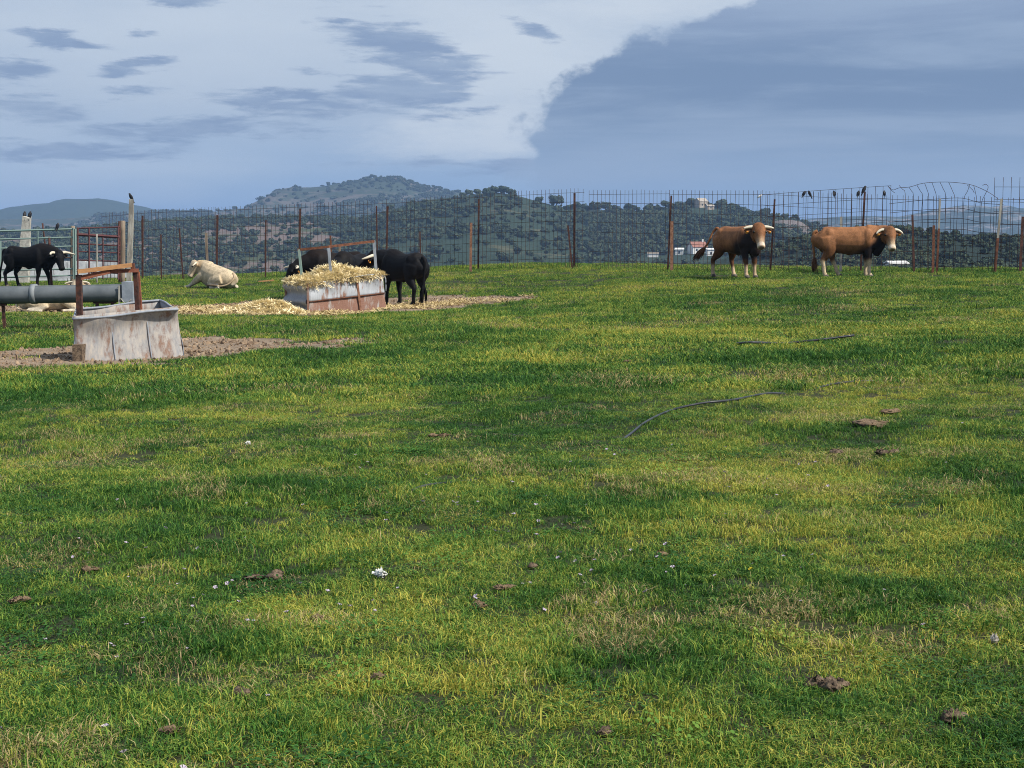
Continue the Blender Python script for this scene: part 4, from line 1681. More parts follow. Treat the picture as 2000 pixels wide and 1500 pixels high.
# ------------------------------------------------------------------ hay feeder
def hay_feeder():
    A = G(601, 613)
    ux = Vector((.80, .60, 0)).normalized()
    w = Vector((-ux.y, ux.x, 0))
    # length so that the far corner is seen at px 755
    L = 2.0
    for _ in range(40):
        B = A + ux * L
        L += ((755 - 1000) / F * B.y - B.x) * .6
    B = A + ux * L
    B.z = gz(B.x, B.y)
    D = 1.05
    t = empty('hay_feeder', A)
    tag(t, 'dented rusty metal hay feeder with guardrail end and overhead frame', 'feeder')
    tl = at(597, 553, A.y).z - A.z
    tr = at(746, 536, B.y).z - A.z
    zb = gz((A + w * D).x, (A + w * D).y) - A.z
    za, zr = -.06, B.z - A.z - .06
    f00, f10 = Vector((0, 0, za)), ux * L + Vector((0, 0, zr))
    f01, f11 = Vector((0, 0, tl)), ux * (L - .12) + Vector((0, 0, tr))
    g00, g10 = f00 + w * D, f10 + w * D
    g01, g11 = f01 + w * D + Vector((0, 0, .02)), f11 + w * D
    mid = .44

    def dent(a, b):
        return .02 * math.sin(a * 11 + 1) * math.sin(b * 5 + .5) + .022 * math.exp(-((b - .9) / .12) ** 2) * math.sin(a * 7)
    m0, m1 = f00.lerp(f01, mid), f10.lerp(f11, mid + .06)
    sheet((f00, f10, m1, m0), 20, 8, lambda a, b: .008 * math.sin(a * 13) * math.sin(b * 4), .006).build('lower_front_sheet', MATS['galv_rusty'], t, True)
    inn = -w * .02
    sheet((m0 + inn, m1 + inn, f11 + inn, f01 + inn), 24, 10, dent, .006).build('upper_front_sheet', MATS['galv_clean'], t, True)
    MB().tube([m0 - w * .02, m0.lerp(m1, .5) - w * .035, m1 - w * .02], .013, 6, sub=3).build('sheet_seam', MATS['rust'], t)
    s0, s1 = f00.lerp(f10, .66), f01.lerp(f11, .64)
    MB().beam(s0 - w * .03, s1 - w * .045, .055, .012, up=tuple(w)).build('vertical_strap', MATS['rust_light'], t)
    sheet((g10, g00, g01, g11), 8, 6, lambda a, b: .01 * math.sin(a * 9), .006).build('back_sheet', MATS['galv_rusty'], t, True)
    sheet((f10, g10, g11, f11), 8, 10, lambda a, b: .03 * math.cos(b * 12.5), .006).build('end_sheet', MATS['galv_grey'], t, True)
    # guardrail end: two deep ribs
    sheet((g00 + ux * -.0, f00, f01, g01), 4, 28, lambda a, b: .055 * math.cos((b - .02) * 2 * math.pi * 2.4), .008).build('guardrail_end', MATS['galv_grey'], t, True)
    MB().beam(f00 - ux * .01 - w * .03, f01 - ux * .01 - w * .035, .04, .04, up=(0, 1, 0)).build('corner_post', MATS['galv_rusty'], t)
    for a, b in ((f01, f11),):
        MB().tube([a - w * .03, a.lerp(b, .3) - w * .04 - Vector((0, 0, .01)), a.lerp(b, .55) - w * .03 + Vector((0, 0, .012)), a.lerp(b, .8) - w * .045 + Vector((0, 0, .03)), b - w * .01], .013, 6, sub=4).build('rolled_rim', MATS['zinc'], t, True)
    MB().tube([f11, f11 + ux * .05 + Vector((0, 0, -.03)), f11 + ux * .10 + Vector((0, 0, -.12)), f10.lerp(f11, .55) + ux * .05], .015, 6, sub=4).build('curled_corner', MATS['zinc'], t, True)
    # overhead frame
    oA = A

    def q(px, py, s, v):
        base = A + ux * (s * L) + w * (v * D)
        return at(px, py, base.y) - oA
    MB().beam(q(590, 545, .06, .62), q(584, 487, .06, .62), .055, .05, up=(0, 1, 0)).build('frame_post', MATS['green_pipe'], t)
    MB().beam(q(647, 548, .45, .06), q(642, 484, .45, .06), .06, .05, up=(0, 1, 0)).build('frame_post', MATS['zinc'], t)
    MB().beam(q(736, 545, .93, .35), q(730, 469, .93, .35), .06, .05, up=(0, 1, 0)).build('frame_post', MATS['zinc'], t)
    MB().beam(q(581, 488, .06, .62), q(642, 482, .45, .06), .05, .055).build('top_rail', MATS['rust'], t)
    MB().beam(q(641, 482, .45, .06), q(731, 471, .93, .35), .05, .055).build('top_rail', MATS['rust'], t)
    # straw heap (its own thing: it could be forked out)
    def hz(a, b):
        e = min(a, 1 - a, b * .55, (1 - b) * .55)
        base = .0 + .03 * min(1, e * 8)
        pk = .25 * max(0, 1 - math.hypot((a - .47) / .30, (b - .5) / .55)) + .05 * math.exp(-(((a - .80) / .16) ** 2 + ((b - .45) / .35) ** 2))
        return base + pk
    nu, nv = 44, 20
    vs, fs = [], []
    hp = np.random.default_rng(5)
    for j in range(nv + 1):
        for i in range(nu + 1):
            a, b = i / nu, j / nv
            p = f01.lerp(f11, .01 + a * .98).lerp(g01.lerp(g11, .01 + a * .98), .03 + b * .94)
            vs.append(A + p + Vector((0, 0, hz(a, b) - .03 + hp.normal(0, .012))))
    n1 = len(vs)
    fs = [(j * (nu + 1) + i, j * (nu + 1) + i + 1, (j + 1) * (nu + 1) + i + 1, (j + 1) * (nu + 1) + i) for j in range(nv) for i in range(nu)]
    c = A + (f01 + f11 + g01 + g11) / 4
    c.z = A.z + min(tl, tr) - .25
    hp_e = empty('straw_heap', c)
    tag(hp_e, 'heap of yellow straw piled inside the metal feeder', 'straw')
    MB().add([v - c for v in vs], fs).build('straw_mass', MATS['straw_bed'], hp_e, True)
    V = np.array([list(v) for v in vs])
    NS = 2000
    idx = RNG.integers(0, n1, NS)
    pts = V[idx] + RNG.normal(0, .022, (NS, 3)) - np.array(c)
    small = [(straw_mesh('heap_bits', 34, 0.09, 0.04, 540 + i, .17), MATS['straw']) for i in range(3)]
    so = scatter('straw_stalks', pts, np.c_[RNG.normal(0, .35, NS), RNG.normal(0, .35, NS), RNG.random(NS) * 6.28], np.ones((NS, 3)), RNG.integers(0, 3, NS), small, parent=hp_e)
    so['kind'] = 'stuff'
    # the spilt mound at the open end
    gm = G(566, 612)
    gm = A - ux * .30 + w * .25 + Vector((-.30, -.25, 0))
    gm.z = gz(gm.x, gm.y)
    m_e = empty('straw_mound', gm)
    tag(m_e, 'low mound of spilled straw against the guardrail end of the feeder', 'straw')
    vs, fs = [], []
    nr, ns = 12, 26
    for i in range(nr + 1):
        for j in range(ns):
            r = i / nr
            an = j / ns * 2 * math.pi
            xx, yy = 1.05 * r * math.cos(an) - .35 * r, .75 * r * math.sin(an)
            vs.append(Vector((xx, yy, gz(gm.x + xx, gm.y + yy) - gm.z - .02 + .25 * (math.cos(r * math.pi) * .5 + .5) ** .9 + hp.normal(0, .012))))
    for i in range(nr):
        for j in range(ns):
            k = (j + 1) % ns
            fs.append((i * ns + j, i * ns + k, (i + 1) * ns + k, (i + 1) * ns + j))
    MB().add(vs, fs).build('straw_mass', MATS['straw_bed'], m_e, True)
    V = np.array([list(v) for v in vs])
    pts = V[RNG.integers(ns, len(V), 650)] + RNG.normal(0, .03, (650, 3)) * np.array([1, 1, .5])
    so = scatter('straw_stalks', pts, np.c_[RNG.normal(0, .3, 650), RNG.normal(0, .3, 650), RNG.random(650) * 6.28], np.ones((650, 3)), RNG.integers(0, 3, 650), small, parent=m_e)
    so['kind'] = 'stuff'


hay_feeder()


# ------------------------------------------------------------------ bulls
def remeshed(mb, voxel=.022, smooth=5):
    me = mb.mesh('raw')
    o = bpy.data.objects.new('raw', me)
    COL.objects.link(o)
    md = o.modifiers.new('r', 'REMESH')
    md.mode = 'VOXEL'
    md.voxel_size = voxel
    sm = o.modifiers.new('s', 'SMOOTH')
    sm.factor = .5
    sm.iterations = smooth
    dg = bpy.context.evaluated_depsgraph_get()
    out = bpy.data.meshes.new_from_object(o.evaluated_get(dg))
    bpy.data.objects.remove(o)
    bpy.data.meshes.remove(me)
    return out


def colour(me, cols):
    a = me.color_attributes.new('coat', 'FLOAT_COLOR', 'POINT')
    c = np.c_[np.asarray(cols, np.float32), np.ones(len(me.vertices), np.float32)]
    a.data.foreach_set('color', c.astype(np.float32).ravel())


def verts(me):
    v = np.empty(len(me.vertices) * 3, np.float32)
    me.vertices.foreach_get('co', v)
    return v.reshape(-1, 3)


TORSO = [(-.82, 1.06, .09, .13), (-.76, 1.02, .20, .25), (-.62, .99, .265, .31), (-.42, .965, .27, .315), (-.18, .935, .285, .315), (.08, .925, .30, .345),
         (.30, .95, .30, .385), (.50, .985, .275, .40), (.66, 1.0, .225, .36), (.78, 1.02, .16, .27)]
TORSO_YOUNG = [(-.85, 1.10, .10, .11), (-.79, 1.02, .22, .24), (-.62, .975, .275, .315), (-.40, .95, .28, .33), (-.15, .93, .295, .345), (.10, .925, .305, .355), (.32, .935, .30, .36), (.52, .955, .27, .345), (.68, .985, .215, .30), (.80, 1.01, .15, .24)]
TORSO_LYING = [(-.84, .24, .12, .14), (-.74, .28, .25, .25), (-.55, .32, .33, .31), (-.28, .36, .36, .345), (.0, .40, .37, .37), (.25, .44, .35, .39), (.46, .50, .30, .38), (.62, .56, .23, .33), (.74, .60, .16, .25)]


def fleg(y, dx=0.0, lift=0.0):
    s = 1 if y > 0 else -1
    return [(.46, y * .8, .92, .17, .12), (.45, y * .95, .74, .13, .10), (.46 + dx * .35, y, .56, .085, .075), (.48 + dx * .6, y, .39, .062, .058), (.47 + dx * .8, y, .30, .046, .044), (.47 + dx * .95, y, .12, .045, .043), (.49 + dx, y, .06, .052, .05), (.51 + dx, y, -.01, .066, .06)]


def hleg(y, dx=0.0):
    return [(-.56, y * .75, .98, .24, .16), (-.54, y * .95, .80, .21, .14), (-.52 + dx * .2, y, .64, .135, .105), (-.62 + dx * .6, y, .49, .075, .062), (-.66 + dx * .75, y, .42, .058, .052), (-.63 + dx * .85, y, .28, .046, .043), (-.61 + dx * .95, y, .12, .046, .043), (-.585 + dx, y, .06, .052, .05), (-.565 + dx, y, -.01, .064, .058)]


def bull(label, loc, heading, scale, coat, neck, head_dir, legs, torso=TORSO, head_roll=0.0, horns=None, tags=True, tail=None, tuft=True,
         head_len=.57, hk=1.16, ear_droop=.15, group=None, belly=True, earc=None, tailc=None, dewlap=True, tagsides=(-1, 1)):
    """heading: direction of travel in degrees, 0 = +X. neck: list of (x,y,z,w,h) local, last point is the poll. head_dir: world vector"""
    th = R(heading)
    t = empty('bull', loc, th)
    t.scale = (scale,) * 3
    tag(t, label, 'bull', group)
    m = MB()
    m.tube([(x, 0, z) for x, z, w, h in torso], [(w, h) for x, z, w, h in torso], 18, sub=3)
    for lg in legs:
        m.tube([p[:3] for p in lg], [(p[4] * 1.14, p[3] * 1.14) for p in lg], 10, up=(1, 0, .01), sub=3)
    m.tube([p[:3] for p in neck], [p[3:] for p in neck], 14, sub=4)
    poll = Vector(neck[-1][:3])
    hd = Vector(head_dir).normalized()
    hd = Matrix.Rotation(-th, 3, 'Z') @ hd
    # head frame
    up = Vector((0, 0, 1))
    side = hd.cross(up)
    if side.length < .15:
        nd = Vector(neck[-1][:3]) - Vector(neck[-2][:3])
        side = nd.cross(Vector((0, 0, 1)))
    side.normalize()
    side = Matrix.Rotation(head_roll, 3, hd) @ side
    hup = side.cross(hd).normalized()           # forehead side
    HL = head_len

    def hp(f, u, s):
        return poll + hd * (f * HL) + hup * u + side * s
    hs = [(-.12, .00, .10, .10), (.02, .0, .145, .135), (.18, -.005, .142, .145), (.38, -.02, .122, .138), (.58, -.035, .095, .115), (.78, -.045, .080, .095), (.92, -.05, .085, .085), (1.0, -.05, .078, .075), (1.03, -.05, .05, .05)]
    m.tube([hp(f, u, 0) for f, u, w, h in hs], [(w * hk, h * hk) for f, u, w, h in hs], 14, up=tuple(hup), sub=3)
    # brow and forehead curls
    m.ell(hp(.04, .10, 0), (.10, .10, .07), 8, 6)
    for s in (-1, 1):
        m.ell(hp(.33, .058, s * .122), (.045, .045, .045), 8, 6)
    standing = torso is not TORSO_LYING
    if standing:
        for s in (-1, 1):
            m.ell((.44, s * .20, .96), (.15, .12, .27), 10, 8)
            m.ell((.70, s * .03, .74), (.15, .10, .22), 8, 7)
            m.ell((-.52, s * .19, 1.10), (.13, .09, .13), 8, 6)
            m.ell((-.70, s * .12, 1.08), (.10, .08, .10), 8, 6)
    if belly and standing:
        m.tube([(-.10, 0, .68), (-.02, 0, .60), (.08, 0, .60)], [.05, .055, .04], 8, sub=2)
    if dewlap:
        a, b = Vector(neck[0][:3]), poll
        m.tube([a + Vector((.18, 0, -.34)), a.lerp(b, .45) + Vector((.10, 0, -.22)), b + hd * .12 - hup * .10], [(.06, .17), (.05, .15), (.05, .06)], 8, sub=3)
    body = remeshed(m)
    v = verts(body)
    pl, h_ = np.array(poll), np.array(hd)
    f = ((v - pl) @ h_) / HL                   # along the face
    near = np.linalg.norm(v - pl - np.clip(f, 0, 1)[:, None] * h_ * HL, axis=1)
    nk = np.array([p[:3] for p in neck])
    colour(body, coat(v, f, near, nk))
    link_mesh('body', body, MATS['coat'], t, True)
    # horns
    hn = horns or dict(out=.36, up=.10, fwd=.16, r=.042)
    for s in (-1, 1):
        base = hp(.03, .035, s * .115)
        k = hn
        pts = [base, base + side * s * k['out'] * .38 + hup * k['up'] * .1, base + side * s * k['out'] * .75 + hup * k['up'] * .4 + hd * k['fwd'] * .35,
               base + side * s * k['out'] * .97 + hup * k['up'] * .8 + hd * k['fwd'] * .75, base + side * s * k['out'] + hup * k['up'] * 1.05 + hd * k['fwd'] * 1.05]
        hm = MB().tube(pts, [k['r'], k['r'] * .95, k['r'] * .72, k['r'] * .42, .006], 9, up=(0.1, 0.2, 1), sub=4).mesh('horn')
        hv = verts(hm)
        q = np.clip(np.arange(len(hv)) / len(hv), 0, 1)[:, None]
        tip = np.clip((q - .74) / .12, 0, 1)
        bs = np.clip((.12 - q) / .12, 0, 1)
        c = np.array([[.62, .55, .42]]) * (1 - bs) + np.array([[.42, .33, .22]]) * bs
        colour(hm, c * (1 - tip) + np.array([[.035, .03, .028]]) * tip)
        link_mesh('horn', hm, MATS['horn'], t, True)
        # ears
        eb = hp(.12, -.01, s * .14)
        ed = (side * s * 1.0 - hup * ear_droop - hd * .05).normalized()
        em = MB().tube([eb - ed * .03, eb + ed * .05, eb + ed * .12, eb + ed * .18, eb + ed * .215], [(.025, .02), (.058, .02), (.066, .018), (.045, .014), (.008, .006)], 8, up=tuple(hup), sub=3).mesh('ear')
        ev = verts(em)
        colour(em, np.tile(np.array(earc if earc is not None else (.05, .03, .02)), (len(ev), 1)))
        link_mesh('ear', em, MATS['coat'], t, True)
        if tags and s in tagsides:
            tp = eb + ed * .14 - hup * .022 + hd * .05
            MB().ell(tp, (.042, .050, .022), 8, 6, Matrix((side, hup, hd)).transposed()).build('ear_tag', MATS['tag_orange'], t, True)
        MB().ell(hp(.335, .064, s * .146), (.034, .034, .034), 8, 6).build('eye', MATS['eye'], t, True)
        MB().ell(hp(1.0, -.03, s * .038), (.016, .016, .016), 6, 5).build('nostril', MATS['eye'], t, True)
    # hooves
    for lg in legs:
        p = Vector(lg[-1][:3])
        if standing:
            MB().tube([p + Vector((-.01, 0, .07)), p + Vector((.01, 0, .01))], [(.055, .062), (.064, .075)], 10, up=(1, 0, 0)).build('hoof', MATS['hoof'], t, True)
    # tail
    if tail is None:
        tail = [(-.80, 0, 1.17), (-.90, 0, 1.10), (-.90, .01, .85), (-.87, .02, .60), (-.86, .02, .45)]
    n = len(tail)
    tm = MB().tube(tail, [.045, .040] + [.029] * (n - 3) + [.024], 8, up=(0, 1, 0), sub=4).mesh('tail')
    tv = verts(tm)
    tcol = np.array(tailc if tailc is not None else coat(np.array([[-.7, 0, 1.0]]), np.array([-3.]), np.array([9.]), nk)[0])
    colour(tm, np.tile(tcol, (len(tv), 1)))
    tl = link_mesh('tail', tm, MATS['coat'], t, True)
    if tuft:
        a, b = Vector(tail[-2]), Vector(tail[-1])
        d = (b - a).normalized()
        um = MB()
        rr = random.Random(int(abs(loc[0]) * 100))
        for i in range(22):
            j = Vector((rr.uniform(-.06, .06), rr.uniform(-.06, .06), rr.uniform(-.02, .02)))
            um.tube([b - d * .05 + j * .3, b + d * .10 + j, b + d * (.22 + rr.random() * .14) + j * 1.3 + Vector((0, 0, -.03))], [.012, .018, .003], 5, up=(0, 1, .1), sub=2)
        ume = um.mesh('tail_tuft')
        colour(ume, np.tile(tcol * .35, (len(ume.vertices), 1)))
        link_mesh('tail_tuft', ume, MATS['coat'], tl, True)
    return t


def sm(x, a, b):
    t = np.clip((x - a) / (b - a), 0, 1)
    return t * t * (3 - 2 * t)


def lerp3(a, b, t):
    return np.asarray(a) * (1 - t[:, None]) + np.asarray(b) * t[:, None]


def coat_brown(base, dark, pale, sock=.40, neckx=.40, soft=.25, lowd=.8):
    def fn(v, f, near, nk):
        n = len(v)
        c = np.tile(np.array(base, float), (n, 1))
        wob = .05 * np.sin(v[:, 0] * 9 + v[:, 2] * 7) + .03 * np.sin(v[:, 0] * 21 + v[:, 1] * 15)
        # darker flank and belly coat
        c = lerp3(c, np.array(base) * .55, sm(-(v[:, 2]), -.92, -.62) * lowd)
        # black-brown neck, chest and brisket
        d = sm(v[:, 0] + wob - (v[:, 2] - 1.0) * 1.1, neckx, neckx + soft) * sm(v[:, 2], .40, .52)
        c = lerp3(c, dark, d)
        # socks
        leg = sm(-v[:, 2] + wob * .5, -sock - .05, -sock + .07) * (v[:, 2] < .6)
        c = lerp3(c, pale, leg)
        # the face: brown forehead, pale muzzle
        isf = (near < .24) & (f > -.12)
        fc = lerp3(np.tile(np.array(base) * .80, (n, 1)), pale, sm(f, .45, .95))
        fc = lerp3(fc, np.array((.70, .58, .46)), sm(f, .80, .88) * (1 - sm(f, .97, 1.0)) * .7)
        fc = lerp3(fc, np.array((.06, .045, .04)), sm(f, 1.0, 1.04) * .9)
        c = np.where(isf[:, None], fc, c)
        return c
    return fn


def coat_black(v, f, near, nk):
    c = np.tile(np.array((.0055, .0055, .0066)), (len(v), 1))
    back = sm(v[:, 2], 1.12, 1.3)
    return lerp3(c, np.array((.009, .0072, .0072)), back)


def coat_black_brown(v, f, near, nk):
    c = np.tile(np.array((.0065, .006, .0062)), (len(v), 1))
    back = sm(v[:, 2], 1.0, 1.25)
    return lerp3(c, np.array((.013, .0085, .0072)), back)


def coat_cream(v, f, near, nk):
    c = np.tile(np.array((.52, .41, .27)), (len(v), 1))
    wob = .06 * np.sin(v[:, 0] * 8 + v[:, 1] * 11)
    c = lerp3(c, np.array((.40, .27, .14)), sm(v[:, 0] + wob, .40, .60) * sm(v[:, 2], .45, .7) * .55)
    c = lerp3(c, np.array((.60, .52, .40)), sm(-v[:, 2], -.25, -.12))
    isf = (near < .22) & (f > -.1)
    fc = lerp3(np.tile(np.array((.50, .40, .28)), (len(v), 1)), np.array((.16, .13, .12)), sm(f, .96, 1.03))
    return np.where(isf[:, None], fc, c)


def stand(px, py, heading, back=0.0):
    g = G(px, py)
    return g


GROUP_B = None
# brown bull facing the camera, tail swishing
p = G(1441, 542)
NK_UP = [(.48, 0, 1.02, .25, .34), (.70, 0, 1.08, .20, .29), (.90, 0, 1.18, .155, .22), (1.02, 0, 1.27, .12, .15)]
hd1 = -62
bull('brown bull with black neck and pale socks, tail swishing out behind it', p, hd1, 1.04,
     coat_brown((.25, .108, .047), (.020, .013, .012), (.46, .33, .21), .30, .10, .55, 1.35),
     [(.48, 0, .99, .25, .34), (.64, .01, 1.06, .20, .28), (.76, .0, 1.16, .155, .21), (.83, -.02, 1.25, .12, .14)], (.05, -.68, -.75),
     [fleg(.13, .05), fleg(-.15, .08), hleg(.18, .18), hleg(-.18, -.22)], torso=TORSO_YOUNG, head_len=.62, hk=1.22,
     horns=dict(out=.26, up=.0, fwd=.06, r=.043), earc=(.10, .045, .02),
     tail=[(-.80, 0, 1.17), (-.88, -.04, 1.23), (-.95, -.12, 1.10), (-.97, -.22, .88), (-1.00, -.36, .70)])
# brown bull in profile, looking at the camera
p = G(1657, 541)
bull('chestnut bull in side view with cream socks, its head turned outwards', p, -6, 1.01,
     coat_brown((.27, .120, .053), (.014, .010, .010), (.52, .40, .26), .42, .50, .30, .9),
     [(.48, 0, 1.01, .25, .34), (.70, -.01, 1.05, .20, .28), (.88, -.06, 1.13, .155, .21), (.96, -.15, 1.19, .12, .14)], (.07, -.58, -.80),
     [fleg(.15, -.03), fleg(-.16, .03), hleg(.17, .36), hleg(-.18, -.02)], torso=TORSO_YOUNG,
     horns=dict(out=.23, up=-.03, fwd=.12, r=.040), earc=(.16, .065, .028))
# black bull at the feeder
p = G(789, 596)
bull('black bull with orange ear tag standing at the right end of the feeder', p, 128, 1.0, coat_black,
     [(.48, 0, 1.02, .26, .35), (.70, .03, 1.08, .22, .29), (.90, .07, 1.15, .17, .22), (1.04, .11, 1.20, .13, .15)], (-.72, .35, -.45),
     [fleg(.16, .05), fleg(-.16, -.06), hleg(.17, -.05), hleg(-.17, .12)],
     horns=dict(out=.30, up=.06, fwd=.20, r=.043), earc=(.012, .011, .012), head_roll=-.2)
# two black bulls behind the feeder
p = G(655, 590)
p = Vector(((655 - 1000) / F * 39.6, 39.6, 0)); p.z = gz(p.x, p.y)
bull('black bull with brownish back, head lowered past the left end of the feeder', p, 196, .97, coat_black_brown,
     [(.46, 0, .98, .25, .34), (.70, 0, .98, .21, .27), (.92, 0, .93, .165, .20), (1.04, .02, .88, .13, .15)], (-.50, -.30, -.80),
     [fleg(.15, .1), fleg(-.15, -.1), hleg(.17, .1), hleg(-.17, -.1)], horns=dict(out=.30, up=.10, fwd=.12, r=.04), earc=(.012, .011, .012))
p = Vector(((688 - 1000) / F * 38.9, 38.9, 0)); p.z = gz(p.x, p.y)
bull('black bull facing the feeder with its horned head down in the straw', p, -112, .95, coat_black,
     [(.46, 0, .98, .25, .34), (.72, 0, .98, .20, .25), (.94, 0, .93, .16, .19), (1.06, 0, .88, .13, .15)], (-.1, -.75, -.65),
     [fleg(.15, .0), fleg(-.15, -.1), hleg(.17, .1), hleg(-.17, -.1)], horns=dict(out=.26, up=.02, fwd=.10, r=.042), earc=(.012, .011, .012), head_roll=.42, tags=False)
# lone black bull by the corral
p = Vector(((59 - 1000) / F * 49.5, 49.5, 0)); p.z = gz(p.x, p.y)
bull('black bull with wide curved horns, lone in front of the green gate', p, -14, 1.02, coat_black,
     [(.48, 0, 1.02, .26, .37), (.72, 0, 1.04, .23, .31), (.92, -.02, 1.06, .18, .23), (1.06, -.06, 1.07, .135, .155)], (.36, -.35, -.86),
     [fleg(.16, .14), fleg(-.16, -.10), hleg(.17, .10), hleg(-.17, -.12)],
     horns=dict(out=.30, up=.24, fwd=.22, r=.045), earc=(.012, .011, .012), tags=False,
     tail=[(-.80, 0, 1.17), (-.90, 0, 1.10), (-.94, .0, .80), (-1.0, .0, .55), (-1.04, .0, .38)])


def fold_f(y, ext):
    s = 1 if y > 0 else -1
    if ext:
        return [(.42, y * .9, .45, .16, .12), (.62, y * 1.15, .30, .12, .10), (.86, y * 1.2, .16, .07, .065), (1.02, y * 1.2, .08, .05, .048), (1.18, y * 1.15, .045, .045, .045), (1.30, y * 1.1, .035, .05, .045)]
    return [(.42, y * .9, .42, .16, .12), (.60, y * 1.2, .24, .12, .10), (.80, y * 1.3, .09, .075, .07), (.66, y * 1.45, .05, .05, .045), (.48, y * 1.5, .045, .045, .045), (.38, y * 1.5, .04, .05, .045)]


def fold_h(y):
    return [(-.50, y * .9, .36, .26, .18), (-.28, y * 1.5, .30, .20, .15), (-.12, y * 1.9, .20, .13, .11), (-.38, y * 2.1, .09, .07, .065), (-.55, y * 2.15, .07, .06, .055), (-.35, y * 2.3, .05, .046, .045), (-.15, y * 2.35, .045, .05, .045)]


p = Vector(((424 - 1000) / F * 45.6, 45.6, 0)); p.z = gz(p.x, p.y)
bull('cream bull lying on the grass with one foreleg stretched out', p, 142, .90, coat_cream,
     [(.44, 0, .58, .28, .36), (.60, .02, .68, .22, .28), (.74, .08, .77, .16, .20), (.82, .12, .83, .12, .14)], (-.55, -.12, -.80),
     [fold_f(.24, True), fold_f(-.24, False), fold_h(.18), fold_h(-.18)], torso=TORSO_LYING, head_len=.50, hk=1.28, horns=dict(out=.20, up=.04, fwd=.16, r=.036), earc=(.55, .38, .22),
     tail=[(-.80, 0, .52), (-.90, .04, .38), (-.82, .20, .18), (-.62, .36, .10), (-.48, .44, .12)], tags=False, tailc=(.40, .30, .19), dewlap=False)
p = Vector(((98 - 1000) / F * 34.2, 34.2, 0)); p.z = gz(p.x, p.y)
bull('pale cream bull lying on bare soil behind the grey pipe trough', p, 8, .86, coat_cream,
     [(.44, 0, .56, .28, .36), (.62, 0, .70, .22, .27), (.74, -.03, .86, .16, .19), (.80, -.08, .98, .12, .14)], (-.10, -.72, -.68),
     [fold_f(.24, False), fold_f(-.24, False), fold_h(.18), fold_h(-.18)], torso=TORSO_LYING, horns=dict(out=.25, up=.0, fwd=.10, r=.036), earc=(.50, .36, .22),
     tail=[(-.80, 0, .52), (-.90, .04, .38), (-.88, -.10, .18), (-.80, -.26, .10), (-.70, -.34, .08)], tags=False, dewlap=False).scale = (.80, .80, .66)


# ------------------------------------------------------------------ birds
def bird_mesh(seed):
    m = MB()
    m.tube([(-.045, 0, .0), (-.03, 0, .03), (-.005, 0, .075), (.01, 0, .115), (.022, 0, .150), (.028, 0, .172), (.028, 0, .182)], [(.018, .012), (.030, .026), (.042, .042), (.038, .038), (.028, .028), (.022, .022), (.005, .005)], 10, up=(0, 1, 0), sub=3)
    m.tube([(-.09, 0, -.085), (-.07, 0, -.04), (-.035, 0, .02)], [(.020, .005), (.020, .008), (.016, .012)], 6, up=(0, 1, 0))
    return m.mesh('bird_body')


BIRD = bird_mesh(1)
BIRD.materials.append(MATS['bird_black'])
BEAK = MB().tube([(.040, 0, .160), (.058, 0, .158), (.074, 0, .154)], [.011, .008, .001], 6).mesh('beak')
BEAK.materials.append(MATS['horn_dark'])
WING = MB().tube([(.01, 0, .135), (-.01, 0, .09), (-.04, 0, .03), (-.065, 0, -.02)], [(.006, .02), (.010, .032), (.008, .022), (.002, .006)], 6, up=(0, 0, 1), sub=2).mesh('wing')
WING.materials.append(MATS['bird_black'])


def bird(label, group, p, rz, s=1.15, lean=0.0):
    t = empty('bird', p, rz)
    t.rotation_euler = (0, lean, rz)
    t.scale = (s,) * 3
    tag(t, label, 'bird', group)
    for nm, me, y in (('body', BIRD, 0), ('beak', BEAK, 0), ('wing', WING, .038), ('wing', WING, -.038)):
        o = bpy.data.objects.new(nm, me)
        COL.objects.link(o)
        o.parent = t
        o.location = (0, y, 0)
    # legs
    bar('leg', (-.0, .015, -.005), (.0, .015, .05), .004, t, 'horn_dark')
    bar('leg', (-.0, -.015, -.005), (.0, -.015, .05), .004, t, 'horn_dark')


for px, py, rz in [(48.5, 425, R(100)), (59, 425, R(80))]:
    bird('small black bird on top of the stout stone post', 'two black birds on the stone post', at(px, py, 55), rz, 1.25)
bird('black bird perched on the top rail of the green gate', None, at(113, 447, 51.6), R(70))
bird('black bird on the tip of the tall pale pole', None, at(255.5, 390.5, 54), R(210), 1.3)
for px, rz, ln in [(1570, R(40), .2), (1581, R(150), 0), (1629, R(100), 0), (1676, R(60), 0.1), (1727, R(80), 0)]:
    q = fence_at(px, .33)
    bird('black bird perched on the mesh of the tall sloping panel', 'black birds perched on the mesh', at(px, 383, q.y), rz, .88, ln)
q = fence_at(1688, .45)
bird('black bird on top of the rusty post between perching birds', None, at(1688, 376, q.y), R(20), 1.05)
q = fence_at(1485, .2)
o = MB().tube([(-.10, 0, -.06), (-.03, 0, .0), (.05, 0, .05), (.09, 0, .09)], [(.008, .008), (.045, .03), (.04, .03), (.008, .008)], 7, up=(0, 1, 0), sub=2).build('rag', MATS['white_thing'], None, True)
o.location = at(1484, 384, q.y)
o.scale = (.7, .7, .7)
tag(o, 'scrap of white plastic caught at the top of the mesh', 'scrap')


# ------------------------------------------------------------------ small things lying in the grass
def hose(label, pts, r, lift):
    P = []
    for (px, py), l in zip(pts, lift):
        g = G(px, py)
        P.append(Vector((g.x, g.y, g.z + l)))
    c = P[0].copy()
    o = MB().tube([p - c for p in P], r, 8, sub=6).build('hose', MATS['hose_black'], None, True)
    o.location = c
    tag(o, label, 'hose')


